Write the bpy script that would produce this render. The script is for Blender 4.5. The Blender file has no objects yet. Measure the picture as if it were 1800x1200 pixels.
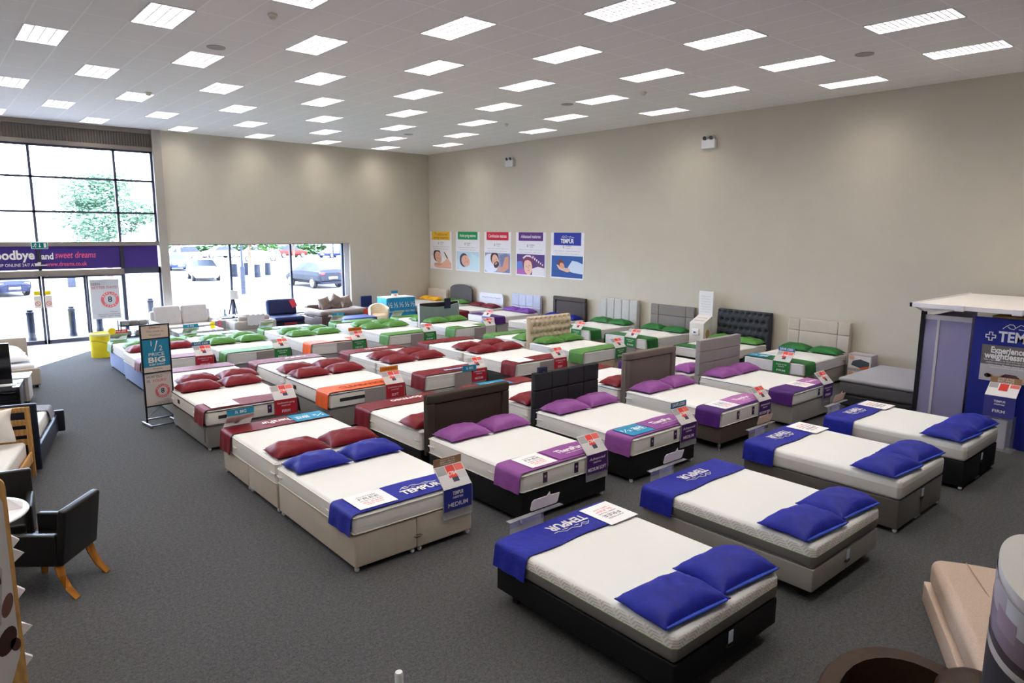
import bpy, math, random
from mathutils import Matrix, Vector
C = bpy.context.scene.collection
PI = math.pi
rad = math.radians

# ------------------------------------------------------------------ materials
def lin(c):
    return tuple((v/12.92 if v <= .04045 else ((v+.055)/1.055)**2.4) for v in [x/255. for x in c])
MATS = {}
class N:
    def __init__(s, mat):
        s.nt = mat.node_tree; s.n = s.nt.nodes; s.l = s.nt.links
        s.b = s.n.get('Principled BSDF')
    def new(s, t, **k):
        x = s.n.new(t)
        for a, v in k.items(): setattr(x, a, v)
        return x
    def put(s, sock, v):
        if isinstance(v, bpy.types.NodeSocket): s.l.new(v, sock)
        else: sock.default_value = v
    def m(s, op, a, b=0.0, c=0.0):
        x = s.new('ShaderNodeMath', operation=op)
        s.put(x.inputs[0], a); s.put(x.inputs[1], b); s.put(x.inputs[2], c)
        return x.outputs[0]
    def mix(s, f, a, b):
        x = s.new('ShaderNodeMix', data_type='RGBA')
        s.put(x.inputs[0], f); s.put(x.inputs[6], a); s.put(x.inputs[7], b)
        return x.outputs[2]
    def noise(s, scale, detail=3, vec=None):
        x = s.new('ShaderNodeTexNoise'); x.inputs['Scale'].default_value = scale; x.inputs['Detail'].default_value = detail
        if vec is None:
            vec = s.coord().outputs['Object']
        s.l.new(vec, x.inputs['Vector'])
        return x.outputs['Fac']
    def coord(s):
        if not hasattr(s, 'tc'): s.tc = s.new('ShaderNodeTexCoord')
        return s.tc
    def xyz(s, sock=None):
        x = s.new('ShaderNodeSeparateXYZ'); s.l.new(sock or s.coord().outputs['Object'], x.inputs[0])
        return x.outputs
    def bump(s, h, strength=.3, dist=.01):
        x = s.new('ShaderNodeBump'); x.inputs['Strength'].default_value = strength; x.inputs['Distance'].default_value = dist
        s.l.new(h, x.inputs['Height']); s.l.new(x.outputs[0], s.b.inputs['Normal'])
def newmat(name, rgb, rough=.6, metal=0, spec=.4):
    m = bpy.data.materials.new(name); m.use_nodes = True
    b = m.node_tree.nodes['Principled BSDF']
    b.inputs['Base Color'].default_value = (*lin(rgb), 1)
    b.inputs['Roughness'].default_value = rough; b.inputs['Metallic'].default_value = metal
    b.inputs['Specular IOR Level'].default_value = spec
    m.diffuse_color = (*lin(rgb), 1)
    return m
def M(name, rgb=None, kind='plain', rough=None):
    if name in MATS: return MATS[name]
    if kind == 'metal': m = newmat(name, rgb, .25 if rough is None else rough, 1)
    elif kind == 'gloss': m = newmat(name, rgb, .18 if rough is None else rough, 0, .5)
    else: m = newmat(name, rgb, .75 if rough is None else rough, 0, .25)
    w = N(m)
    col = (*lin(rgb), 1); dk = (*[v*.82 for v in lin(rgb)], 1); lt = (*[min(1, v*1.1) for v in lin(rgb)], 1)
    if kind == 'fabric':
        f = w.noise(260, 2); g = w.noise(6, 3)
        k = w.m('MULTIPLY', w.m('ADD', f, g), .5)
        w.l.new(w.mix(k, dk, lt), w.b.inputs['Base Color']); w.bump(f, .25, .003)
        w.b.inputs['Sheen Weight'].default_value = .12 if sum(rgb) > 240 else 0.0
    elif kind == 'velvet':
        g = w.noise(9, 4); h = w.noise(22, 3)
        w.l.new(w.mix(g, (*[v*.5 for v in lin(rgb)], 1), (*[min(1, v*1.5) for v in lin(rgb)], 1)), w.b.inputs['Base Color'])
        w.bump(h, .35, .012); w.b.inputs['Sheen Weight'].default_value = .35; w.b.inputs['Roughness'].default_value = .55
        w.b.inputs['Sheen Tint'].default_value = (*[min(1, v*2+.1) for v in lin(rgb)], 1)
    elif kind == 'satin':
        g = w.noise(5, 3); h = w.noise(14, 4)
        w.l.new(w.mix(g, (*[v*.85 for v in lin(rgb)], 1), (*[min(1, v*1.15) for v in lin(rgb)], 1)), w.b.inputs['Base Color'])
        w.bump(h, .5, .015); w.b.inputs['Roughness'].default_value = .5; w.b.inputs['Specular IOR Level'].default_value = .25
    elif kind == 'wood':
        x = w.xyz(); wv = w.new('ShaderNodeTexWave'); wv.inputs['Scale'].default_value = 6; wv.inputs['Distortion'].default_value = 6
        wv.inputs['Detail'].default_value = 3; w.l.new(w.coord().outputs['Object'], wv.inputs['Vector'])
        w.l.new(w.mix(wv.outputs['Fac'], dk, lt), w.b.inputs['Base Color'])
    elif kind == 'plain' and rgb is not None:
        g = w.noise(3, 2)
        w.l.new(w.mix(g, (*[v*.95 for v in lin(rgb)], 1), (*[min(1, v*1.04) for v in lin(rgb)], 1)), w.b.inputs['Base Color'])
    MATS[name] = m
    return m
def Memit(name, rgb, s):
    if name in MATS: return MATS[name]
    m = newmat(name, rgb, .5); b = m.node_tree.nodes['Principled BSDF']
    b.inputs['Emission Color'].default_value = (*lin(rgb), 1); b.inputs['Emission Strength'].default_value = s
    MATS[name] = m; return m
def Mglass(name, tint=(255, 255, 255), refl=.07, alpha=0.0, rough=.02):
    if name in MATS: return MATS[name]
    m = bpy.data.materials.new(name); m.use_nodes = True; nt = m.node_tree; nt.nodes.clear()
    o = nt.nodes.new('ShaderNodeOutputMaterial'); t = nt.nodes.new('ShaderNodeBsdfTransparent'); g = nt.nodes.new('ShaderNodeBsdfGlossy')
    d = nt.nodes.new('ShaderNodeBsdfDiffuse'); a = nt.nodes.new('ShaderNodeMixShader'); c = nt.nodes.new('ShaderNodeMixShader')
    t.inputs[0].default_value = (*lin(tint), 1); g.inputs['Roughness'].default_value = rough; d.inputs[0].default_value = (*lin(tint), 1)
    a.inputs[0].default_value = refl; c.inputs[0].default_value = alpha
    nt.links.new(t.outputs[0], a.inputs[1]); nt.links.new(g.outputs[0], a.inputs[2])
    nt.links.new(a.outputs[0], c.inputs[1]); nt.links.new(d.outputs[0], c.inputs[2]); nt.links.new(c.outputs[0], o.inputs[0])
    MATS[name] = m; return m

# ------------------------------------------------------------------ mesh building
def axis(s, r, n, seg=2):
    h = s/2; out = [-h + r - r*math.tan(PI/4*(seg-i)/seg) for i in range(seg)]
    a, b = -h+r, h-r
    out += [a + (b-a)*i/n for i in range(n+1)]
    out += [h - r + r*math.tan(PI/4*(i+1)/seg) for i in range(seg)]
    return out
class MB:
    def __init__(s): s.v = []; s.f = []; s.mi = []; s.cur = 0
    def add(s, vs, fs, T=None):
        k = len(s.v)
        if T is not None: vs = [tuple(T @ Vector(p)) for p in vs]
        s.v += [tuple(p) for p in vs]; s.f += [tuple(i+k for i in f) for f in fs]; s.mi += [s.cur]*len(fs)
        return s
    def box(s, x0, x1, y0, y1, z0, z1, T=None):
        v = [(x, y, z) for z in (z0, z1) for y in (y0, y1) for x in (x0, x1)]
        return s.add(v, [(0,2,3,1),(4,5,7,6),(0,1,5,4),(2,6,7,3),(0,4,6,2),(1,3,7,5)], T)
    def rbox(s, x0, x1, y0, y1, z0, z1, r=.02, n=(1,1,1), seg=2, T=None, disp=None):
        sz = (x1-x0, y1-y0, z1-z0); c = ((x0+x1)/2, (y0+y1)/2, (z0+z1)/2)
        r = min(r, min(sz)*.499)
        A = [axis(sz[i], r, n[i], seg) for i in range(3)]
        idx = {}; vs = []; fs = []
        def V(p, nrm):
            k = (round(p[0], 5), round(p[1], 5), round(p[2], 5))
            if k in idx: return idx[k]
            core = Vector([max(-sz[i]/2+r, min(sz[i]/2-r, p[i])) for i in range(3)])
            d = Vector(p)-core
            q = core + d.normalized()*r if d.length > 1e-9 else Vector(p)
            if disp: q = Vector(disp(q, nrm, sz))
            idx[k] = len(vs); vs.append((q[0]+c[0], q[1]+c[1], q[2]+c[2])); return idx[k]
        for ax in range(3):
            a, b = (ax+1) % 3, (ax+2) % 3
            for sg in (-1, 1):
                for i in range(len(A[a])-1):
                    for j in range(len(A[b])-1):
                        q = []
                        for (ii, jj) in ((i, j), (i+1, j), (i+1, j+1), (i, j+1)):
                            p = [0, 0, 0]; p[ax] = sg*sz[ax]/2; p[a] = A[a][ii]; p[b] = A[b][jj]
                            q.append(V(p, (ax, sg)))
                        if len(set(q)) > 2: fs.append(tuple(q if sg > 0 else q[::-1]))
        return s.add(vs, fs, T)
    def grid(s, fn, nu, nv, T=None, closed_u=False):
        vs = [fn(i/nu, j/nv) for j in range(nv+1) for i in range(nu+1)]
        fs = [(j*(nu+1)+i, j*(nu+1)+i+1, (j+1)*(nu+1)+i+1, (j+1)*(nu+1)+i) for j in range(nv) for i in range(nu)]
        return s.add(vs, fs, T)
    def tube(s, pts, r, n=8, T=None, closed=False, cap=True):
        pts = [Vector(p) for p in pts]; m = len(pts); vs = []; fs = []
        rs = r if isinstance(r, (list, tuple)) else [r]*m
        for i, p in enumerate(pts):
            a = pts[i-1] if (i > 0 or closed) else p; b = pts[(i+1) % m] if (i < m-1 or closed) else p
            d = (b-a).normalized(); up = Vector((0, 0, 1)) if abs(d.z) < .9 else Vector((1, 0, 0))
            u = d.cross(up).normalized(); w = u.cross(d)
            for k in range(n):
                t = 2*PI*k/n; vs.append(p+(u*math.cos(t)+w*math.sin(t))*rs[i])
        for i in range(m if closed else m-1):
            for k in range(n):
                i2 = (i+1) % m
                fs.append((i*n+k, i*n+(k+1) % n, i2*n+(k+1) % n, i2*n+k))
        if cap and not closed: fs += [tuple(range(n))[::-1], tuple((m-1)*n+k for k in range(n))]
        return s.add(vs, fs, T)
    def lathe(s, prof, n=24, T=None, sx=1, sy=1):
        vs = [(r*math.cos(2*PI*k/n)*sx, r*math.sin(2*PI*k/n)*sy, z) for r, z in prof for k in range(n)]
        fs = [(i*n+k, i*n+(k+1) % n, (i+1)*n+(k+1) % n, (i+1)*n+k) for i in range(len(prof)-1) for k in range(n)]
        if prof[0][0] > 1e-6: fs.append(tuple(range(n))[::-1])
        if prof[-1][0] > 1e-6: fs.append(tuple((len(prof)-1)*n+k for k in range(n)))
        return s.add(vs, fs, T)
    def prism(s, poly, z0, z1, T=None):
        n = len(poly); a = sum(poly[i][0]*poly[(i+1) % n][1]-poly[(i+1) % n][0]*poly[i][1] for i in range(n))
        if a < 0: poly = poly[::-1]
        vs = [(x, y, z0) for x, y in poly]+[(x, y, z1) for x, y in poly]
        fs = [tuple(range(n))[::-1], tuple(range(n, 2*n))]+[(i, (i+1) % n, n+(i+1) % n, n+i) for i in range(n)]
        return s.add(vs, fs, T)
    def ball(s, c, r, n=10, T=None, sz=1):
        prof = [(r*math.sin(PI*i/n), -r*math.cos(PI*i/n)*sz) for i in range(n+1)]
        prof[0] = (1e-7, prof[0][1]); prof[-1] = (1e-7, prof[-1][1])
        return s.lathe(prof, n+2, (T or Matrix()) @ Matrix.Translation(c))
    def mesh(s, name, mats, smooth=40):
        me = bpy.data.meshes.new(name); me.from_pydata(s.v, [], s.f)
        for m in (mats if isinstance(mats, (list, tuple)) else [mats]): me.materials.append(m)
        if any(s.mi): me.polygons.foreach_set('material_index', s.mi)
        me.validate(); me.update()
        if smooth:
            me.polygons.foreach_set('use_smooth', [True]*len(me.polygons)); me.set_sharp_from_angle(angle=rad(smooth))
        return me
def obj(name, me, parent=None, M4=None):
    o = bpy.data.objects.new(name, me); C.objects.link(o)
    if parent is not None: o.parent = parent
    if M4 is not None: o.matrix_local = M4
    return o
def tag(o, label, cat, group=None, kind=None):
    o['label'] = label; o['category'] = cat
    if group: o['group'] = group
    if kind: o['kind'] = kind
    return o
def thing(name, label, cat, loc=(0, 0, 0), rz=0, group=None, M4=None):
    o = bpy.data.objects.new(name, None); C.objects.link(o)
    o.empty_display_size = .1
    o.matrix_local = M4 if M4 is not None else Matrix.Translation(loc) @ Matrix.Rotation(rz, 4, 'Z')
    return tag(o, label, cat, group)
def struct(name, mb, mat, smooth=0, parent=None):
    o = obj(name, mb.mesh(name, mat, smooth), parent)
    if parent is None: o['kind'] = 'structure'
    return o
def copy_tree(o, parent=None):
    c = o.copy(); C.objects.link(c)
    if parent is not None: c.parent = parent
    for ch in list(o.children): copy_tree(ch, c)
    return c
TXT = {}
def text_mesh(s, bold=0, shear=0, sp=1.0, ext=.0008):
    k = (s, bold, shear, sp)
    if k not in TXT:
        c = bpy.data.curves.new('t', 'FONT'); c.body = s; c.offset = bold; c.shear = shear; c.extrude = ext; c.space_character = sp
        c.resolution_u = 3; c.align_x = 'CENTER'; c.align_y = 'CENTER'; c.size = 1
        o = bpy.data.objects.new('t', c); me = bpy.data.meshes.new_from_object(o)
        bpy.data.objects.remove(o); TXT[k] = me
    return TXT[k]
def text(parent, s, size, rgb, M4, bold=0.0, shear=0, width=None, name='lettering', sp=1.0):
    me0 = text_mesh(s, bold, shear, sp)
    me = me0.copy(); me.materials.clear()
    me.materials.append(M('ink_%d_%d_%d' % tuple(rgb), rgb, rough=.6))
    xs = [v.co.x for v in me.vertices]
    w = max(xs)-min(xs) if xs else 1
    sx = (width/w) if width else size
    o = obj(name, me, parent, M4 @ Matrix.Diagonal((sx, size, 1, 1)))
    return o
def frame_on(origin, xdir, ydir):   # local x,y in a plane, z its normal
    x = Vector(xdir).normalized(); y = Vector(ydir).normalized(); z = x.cross(y).normalized()
    m = Matrix.Identity(4)
    for i in range(3):
        m[i][0] = x[i]; m[i][1] = y[i]; m[i][2] = z[i]; m[i][3] = origin[i]
    return m
def flat(parent, name, poly, mat, M4, t=.001):
    return obj(name, MB().prism(poly, 0, t).mesh(name, mat, 0), parent, M4)
def rect(w, h, x=0, y=0): return [(x-w/2, y-h/2), (x+w/2, y-h/2), (x+w/2, y+h/2), (x-w/2, y+h/2)]
def ell(rx, ry, x=0, y=0, n=20, rot=0):
    return [(x+rx*math.cos(2*PI*i/n)*math.cos(rot)-ry*math.sin(2*PI*i/n)*math.sin(rot), y+rx*math.cos(2*PI*i/n)*math.sin(rot)+ry*math.sin(2*PI*i/n)*math.cos(rot)) for i in range(n)]

# ------------------------------------------------------------------ palette
RED=(118,12,26); PUR=(140,76,146); DPUR=(76,32,112); GRN=(82,134,60); DGRN=(40,110,52); BLU=(26,34,142); ORG=(238,98,28); TEAL=(38,140,178)
WHITE=(240,238,234)
def paper_mat(name, rgb):
    m = newmat(name, rgb, .6); w = N(m); t = w.new('ShaderNodeBsdfTranslucent'); t.inputs[0].default_value = (*lin(rgb), 1)
    x = w.new('ShaderNodeMixShader'); x.inputs[0].default_value = .42; w.l.new(w.b.outputs[0], x.inputs[1]); w.l.new(t.outputs[0], x.inputs[2])
    w.l.new(x.outputs[0], w.n['Material Output'].inputs[0]); MATS[name] = m; return m
paper = paper_mat('price_paper', (238,236,234))
wht = M('white_card', (236,234,230)); black = M('black_plastic', (22,22,24), 'gloss', .4); chrome = M('chrome', (215,215,220), 'metal', .12)
steel = M('dark_steel', (52,54,62), 'plain', .45); alu = M('grey_aluminium', (128,124,120), 'plain', .5)
acryl = Mglass('clear_acrylic', (240,240,245), .10, .16); frost = Mglass('frosted_acrylic', (206,196,196), .06, .45, .2)
glass = Mglass('window_glass', (250,252,255), .05, .0)

# ------------------------------------------------------------------ camera
f = Vector((math.sin(rad(40.856))*math.cos(rad(9.176)), math.cos(rad(40.856))*math.cos(rad(9.176)), -math.sin(rad(9.176))))
rt = Vector((math.cos(rad(40.856)), -math.sin(rad(40.856)), 0)); dn = f.cross(rt); rr = rad(-.335)
X = rt*math.cos(rr)+dn*math.sin(rr); D = -rt*math.sin(rr)+dn*math.cos(rr)
cm = Matrix.Identity(4)
for i in range(3): cm[i][0] = X[i]; cm[i][1] = -D[i]; cm[i][2] = -f[i]
cm[2][3] = 3.45
cam = bpy.data.cameras.new('camera'); cam.lens = 1203.9/1800*36; cam.sensor_width = 36; cam.clip_start = .05; cam.clip_end = 600
co = bpy.data.objects.new('camera', cam); C.objects.link(co); co.matrix_world = cm; bpy.context.scene.camera = co

# ------------------------------------------------------------------ room shell
XR, XL, YW, YB, HC = 16.47, -7.0, 24.42, -6.0, 6.53
def wall_mat():
    m = newmat('beige_grey_paint', (180,172,158), .8, 0, .2); w = N(m)
    g = w.noise(2, 2); w.l.new(w.mix(g, (*lin((199,191,175)), 1), (*lin((205,197,181)), 1)), w.b.inputs['Base Color'])
    w.bump(w.noise(180, 2), .08, .002); return m
paint = wall_mat()
def carpet_mat():
    m = newmat('charcoal_carpet', (70,69,70), .95, 0, .1); w = N(m)
    a = w.noise(170, 2); b = w.noise(60, 4); c = w.noise(26, 3)
    k = w.m('ADD', w.m('MULTIPLY', a, .4), w.m('ADD', w.m('MULTIPLY', b, .38), w.m('MULTIPLY', c, .22)))
    r = w.new('ShaderNodeValToRGB'); r.color_ramp.elements[0].position = .42; r.color_ramp.elements[1].position = .58
    r.color_ramp.elements[0].color = (*lin((22,22,23)), 1); r.color_ramp.elements[1].color = (*lin((70,70,72)), 1)
    w.l.new(k, r.inputs[0])
    h = w.new('ShaderNodeTexNoise'); h.inputs['Scale'].default_value = 150
    w.l.new(w.coord().outputs['Object'], h.inputs['Vector'])
    w.l.new(w.mix(.10, r.outputs[0], h.outputs['Color']), w.b.inputs['Base Color'])
    w.bump(a, .6, .006); return m
MB1 = MB().box(XL, XR, YB, YW+.35, -.2, 0); struct('floor', MB1, carpet_mat())
struct('wall_right', MB().box(XR, XR+.3, YB, YW+.35, 0, 7.4), paint)
struct('wall_left', MB().box(XL-.3, XL, YB, YW+.35, 0, 7.4), paint)
struct('wall_back', MB().box(XL-.3, XR+.3, YB-.3, YB, 0, 7.4), paint)
wf = MB()
wf.box(6.24, XR, YW, YW+.35, 2.94, HC)          # above the low window
wf.box(12.78, XR, YW, YW+.35, 0, 2.94)
wf.box(6.24, 12.78, YW, YW+.35, 0, .33)
wf.box(XL, -1.2, YW, YW+.35, 0, HC)
wf.box(XL, XR, YW+.05, YW+.4, HC, 7.4)
struct('wall_window', wf, paint)
struct('trim_1', MB().box(5.98, 6.24, YW-.10, YW+.35, 0, HC), M('pillar_paint', (172,164,154)))
fas = MB()
for i in range(96):
    x = -1.2+i*.075; fas.box(x, x+.066, YW+.02, YW+.06, 5.98, HC-.14)
fas.box(-1.2, 5.98, YW+.06, YW+.3, 5.98, HC)
struct('trim_2', fas, M('ribbed_fascia', (106,98,90), 'plain', .6))
struct('trim_3', MB().box(-1.2, 5.98, YW-.02, YW+.3, HC-.14, HC).box(-1.2, 5.98, YW-.05, YW+.3, 5.86, 5.98), M('bronze_beam', (138,128,120)))
struct('roof', MB().box(XL-.4, XR+.4, YB-.4, YW+.45, 7.0, 7.4), paint)
# ceiling tiles with openings for the lights
x0, y0 = 1.885, 4.2635
LP = [(x0+1.2*i, y0+2.4*j) for i in range(-7, 13) for j in range(-4, 9) if (i+j) % 2 == 0]
LP = [(x, y) for x, y in LP if x-.3 > XL and x+.3 < XR-.02 and y > 1.5 and x > -5 and y+.6 < YW-.02]
LSET = {(round(x, 2), round(y, 2)) for x, y in LP}
def ceil_mat():
    m = newmat('ceiling_tile', (196,192,190), .85, 0, .15); w = N(m); p = w.xyz()
    def line(s, off, per, wd):
        fr = w.m('FRACT', w.m('DIVIDE', w.m('SUBTRACT', s, off-50*per), per))
        return w.m('LESS_THAN', w.m('ABSOLUTE', w.m('SUBTRACT', fr, .5)), 0.0) if False else w.m('LESS_THAN', fr, wd/per)
    g = w.m('MAXIMUM', line(p[0], x0-.3-.012, .6, .024), line(p[1], y0-.6-.012, 1.2, .024))
    n = w.noise(90, 2)
    tile = w.mix(n, (*lin((238,237,236)), 1), (*lin((245,244,243)), 1))
    w.l.new(w.mix(g, tile, (*lin((255,255,255)), 1)), w.b.inputs['Base Color'])
    w.bump(g, .15, .003); return m
cb = MB(); nx = range(-16, 27); ny = range(-10, 19)
for i in nx:
    for j in ny:
        cx, cy = x0+.6*i, y0+1.2*j
        if (round(cx, 2), round(cy, 2)) in LSET: continue
        a, b, c, d = max(XL, cx-.3), min(XR, cx+.3), max(YB, cy-.6), min(YW+.04, cy+.6)
        if a < b-1e-6 and c < d-1e-6: cb.add([(a, c, HC), (b, c, HC), (b, d, HC), (a, d, HC)], [(0, 3, 2, 1)])
struct('ceiling', cb, ceil_mat())
# recessed louvred lights
LIGHT = 21.5
lt0 = thing('ceiling_light', 'recessed white louvred ceiling light in the tiled ceiling, one of many alike', 'ceiling light', (LP[0][0], LP[0][1], HC), 0, 'recessed ceiling lights')
fr = MB()
for a in (-1, 1):
    fr.box(a*.3-.012, a*.3+.012, -.6, .6, -.006, .09); fr.box(-.3, .3, a*.6-.012, a*.6+.012, -.006, .09)
fr.box(-.3, .3, -.6, .6, .09, .10)
obj('frame', fr.mesh('light_frame', M('light_frame_white', (225,225,228)), 0), lt0)
obj('diffuser', MB().add([(-.285, -.585, .085), (.285, -.585, .085), (.285, .585, .085), (-.285, .585, .085)], [(0, 3, 2, 1)]).mesh('diffuser', Memit('light_tubes', (255,249,241), LIGHT), 0), lt0)
lv = MB()
for k in range(1, 4): lv.box(-.288+.144*k-.004, -.288+.144*k+.004, -.588, .588, 0, .05)
for k in range(1, 14): lv.box(-.288, .288, -.588+.084*k-.007, -.588+.084*k+.007, 0, .05)
obj('louvre', lv.mesh('louvre', M('louvre_silver', (150,150,156), 'plain', .35), 0), lt0)
for x, y in LP[1:]:
    c = copy_tree(lt0); c.location = (x, y, HC)
def ceil_bit(name, lab, cat, x, y, mb, mat):
    o = obj(name, mb.mesh(name, mat), None, Matrix.Translation((x, y, HC))); tag(o, lab, cat); return o
# ------------------------------------------------------------------ window wall
slate = M('slate_frame', (74,76,92), 'plain', .5)
w1 = bpy.data.objects.new('window_1', None); C.objects.link(w1); w1['kind'] = 'structure'
fm = MB(); Y0, Y1 = YW+.02, YW+.14
for x in (-1.17, .55, 2.72, 4.89, 5.95): fm.box(x-.035, x+.035, Y0, Y1, 3.05, 5.86)
for z in (3.93, 4.93, 5.83): fm.box(-1.2, 5.98, Y0, Y1, z-.03, z+.03)
obj('frame', fm.mesh('window_frame', slate, 0), w1)
xs = [-1.135, .515, .585, 2.685, 2.755, 4.855, 4.925, 5.915]; zs = [3.05, 3.90, 3.96, 4.90, 4.96, 5.80]
for a in range(0, 8, 2):
    for b in range(0, 6, 2):
        obj('pane', MB().box(xs[a], xs[a+1], YW+.07, YW+.078, zs[b], zs[b+1]).mesh('pane', glass, 0), w1)
obj('transom', MB().box(-1.2, 5.98, YW-.06, YW+.14, 2.92, 3.05).mesh('transom', M('bronze_beam'), 0), w1)
w2 = bpy.data.objects.new('window_2', None); C.objects.link(w2); w2['kind'] = 'structure'
fm = MB(); lo, hi = .33, 2.94
for x in (6.27, 8.28, 10.47, 12.55): fm.box(x-.035, x+.035, YW+.2, YW+.3, lo, hi)
fm.box(6.24, 12.6, YW+.2, YW+.3, lo, lo+.05); fm.box(6.24, 12.6, YW+.2, YW+.3, hi-.03, hi)
obj('frame', fm.mesh('window_frame', slate, 0), w2)
for a, b in ((6.305, 8.245), (8.315, 10.435), (10.505, 12.515)): obj('pane', MB().box(a, b, YW+.25, YW+.258, lo+.05, hi-.03).mesh('pane', glass, 0), w2)
obj('reveal', MB().box(12.6, 12.78, YW+.15, YW+.32, lo, hi).mesh('reveal', M('reveal_white', (226,228,236)), 0), w2)
d1 = bpy.data.objects.new('door_1', None); C.objects.link(d1); d1['kind'] = 'structure'
obj('door_header', MB().box(-.2, 4.89, YW-.14, YW+.14, 2.04, 2.21).mesh('door_header', M('bronze_beam'), 0), d1)
for nm, a, b in (('door_leaf', .55, 2.71), ('door_leaf', 2.73, 3.85)):
    m_ = MB(); yy = YW-.02
    m_.box(a, a+.06, yy, yy+.05, .02, 2.04); m_.box(b-.06, b, yy, yy+.05, .02, 2.04); m_.box(a, b, yy, yy+.05, .02, .14); m_.box(a, b, yy, yy+.05, 1.97, 2.04)
    lf = obj(nm, m_.mesh('door_leaf', slate, 0), d1)
    obj('pane', MB().box(a+.06, b-.06, yy+.02, yy+.028, .14, 1.97).mesh('pane', glass, 0), lf)
sp = MB().box(3.86, 3.91, YW, YW+.1, 0, 2.04).box(4.83, 4.93, YW-.02, YW+.14, 0, 2.92).box(3.86, 4.89, YW, YW+.1, .0, .12).box(3.86, 4.89, YW, YW+.1, 1.99, 2.04)
sp.box(4.93, 5.98, YW, YW+.1, 0, .12).box(4.93, 5.98, YW, YW+.12, 2.04, 2.24).box(5.92, 5.98, YW, YW+.12, 0, 2.24).box(-.2, -.14, YW, YW+.1, 0, 2.04)
sp.box(-1.2, -.14, YW, YW+.1, 0, .12).box(-1.2, -.2, YW, YW+.12, 2.04, 2.24).box(-1.2, -1.14, YW, YW+.1, 0, 2.24)
obj('side_frame', sp.mesh('side_frame', slate, 0), d1)
for a, b in ((3.91, 4.83), (4.93, 5.92), (-1.14, -.2), (-.14, .55)): obj('pane', MB().box(a, b, YW+.05, YW+.058, .12, 2.02).mesh('pane', glass, 0), d1)
obj('hinge_plate', MB().box(2.56, 2.66, YW-.16, YW-.14, 2.04, 2.07).box(2.78, 2.88, YW-.16, YW-.14, 2.04, 2.07).mesh('hinge_plate', chrome, 0), d1)
# purple banner
ban = thing('shop_banner', 'purple banner with white and pink lettering across the top of the entrance doors', 'banner', (0, YW-.02, 0))
bp = M('banner_purple', (68,48,124))
for a, b in ((-1.17, .5), (.6, 2.68), (2.76, 4.84), (4.94, 5.92)): obj('banner_panel', MB().box(a, b, 0, .03, 2.24, 2.92).mesh('banner_panel', bp, 0), ban)
for a, b in ((2.68, 2.76), (4.84, 4.94), (.5, .6)): obj('mullion', MB().box(a, b, -.03, .04, 2.21, 2.92).mesh('banner_mullion', steel, 0), ban)
def wtxt(p, s, x, z, size, rgb, bold=0, shear=0, width=None, y=-.004): return text(p, s, size, rgb, frame_on((x, y, z), (1, 0, 0), (0, 0, 1)), bold, shear, width)
wtxt(ban, 'goodbye', 2.07, 2.66, .36, WHITE, .03, 0, 1.10)
wtxt(ban, 'and', 2.93, 2.62, .26, WHITE, .03, 0, .30)
wtxt(ban, 'sweet dreams', 3.64, 2.65, .27, (236,100,136), .008, .25, 1.06)
wtxt(ban, 'SHOP ONLINE 24/7 AT', 2.12, 2.38, .12, WHITE, .006, 0, 1.04)
wtxt(ban, 'www.dreams.co.uk', 3.40, 2.39, .18, (240,110,146), .008, 0, 1.04)
hand = thing('pointing_hand_sign', 'small white pointing hand symbol on the purple banner', 'symbol', (2.72, YW-.07, 2.385))
obj('hand', MB().rbox(-.12, .02, 0, .012, -.035, .045, .02).rbox(0, .17, 0, .012, -.03, .0, .012).rbox(-.05, .03, 0, .012, .03, .075, .012).mesh('hand', wht), hand)
ex = thing('exit_sign', 'small green emergency exit sign with running figure above the doors', 'sign', (2.75, YW-.16, 2.95))
obj('panel', MB().rbox(-.205, .205, 0, .03, -.10, .10, .008).mesh('exit_panel', M('exit_border', (226,240,240)), 0), ex)
obj('green_face', MB().box(-.19, .19, -.004, 0, -.085, .085).mesh('green_face', M('exit_green', (0,118,112)), 0), ex)
pg = MB()   # running figure, arrow, door
pg.ball((-.10, -.006, .05), .014, 6)
for pts in ([(-.10,-.006,.035),(-.125,-.006,-.01)], [(-.10,-.006,.03),(-.07,-.006,.01)], [(-.10,-.006,.03),(-.14,-.006,.03)], [(-.125,-.006,-.01),(-.095,-.006,-.03),(-.105,-.006,-.06)], [(-.125,-.006,-.01),(-.15,-.006,-.035),(-.175,-.006,-.035)]): pg.tube(pts, .009, 6)
pg.box(-.008, .008, -.007, -.004, -.02, .055); pg.prism([(-.035, -.02), (.035, -.02), (0, -.06)], .004, .007, Matrix.Rotation(rad(90), 4, 'X'))
pg.box(.10, .16, -.007, -.004, -.06, .06)
obj('pictogram', pg.mesh('pictogram', wht), ex)
def roundel(p, s, x, z, r, y=-.004, rot=None):
    T = (rot or Matrix()) @ frame_on((x, y, z), (1, 0, 0), (0, 0, 1))
    ring = MB(); n = 36; ring.add([(rr_*math.cos(2*PI*i/n), rr_*math.sin(2*PI*i/n), .0005) for rr_ in (r*.66, r) for i in range(n)], [(i, (i+1) % n, n+(i+1) % n, n+i) for i in range(n)])
    obj('roundel', ring.mesh('roundel', M('coral', (222,110,118)), 0), p, T)
    for k, ch in enumerate('REPLACE'):
        a = rad(150-20*k); text(p, ch, r*.30, WHITE, T @ Matrix.Translation((r*.83*math.cos(a), r*.83*math.sin(a), .001)) @ Matrix.Rotation(a-PI/2, 4, 'Z'), .01)
    for k, ch in enumerate('YEARS'):
        a = rad(230+20*k); text(p, ch, r*.30, WHITE, T @ Matrix.Translation((r*.83*math.cos(a), r*.83*math.sin(a), .001)) @ Matrix.Rotation(a+PI/2, 4, 'Z'), .01)
    text(p, s, r*1.0, (40,42,70), T @ Matrix.Translation((0, 0, .001)), .01)
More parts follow.
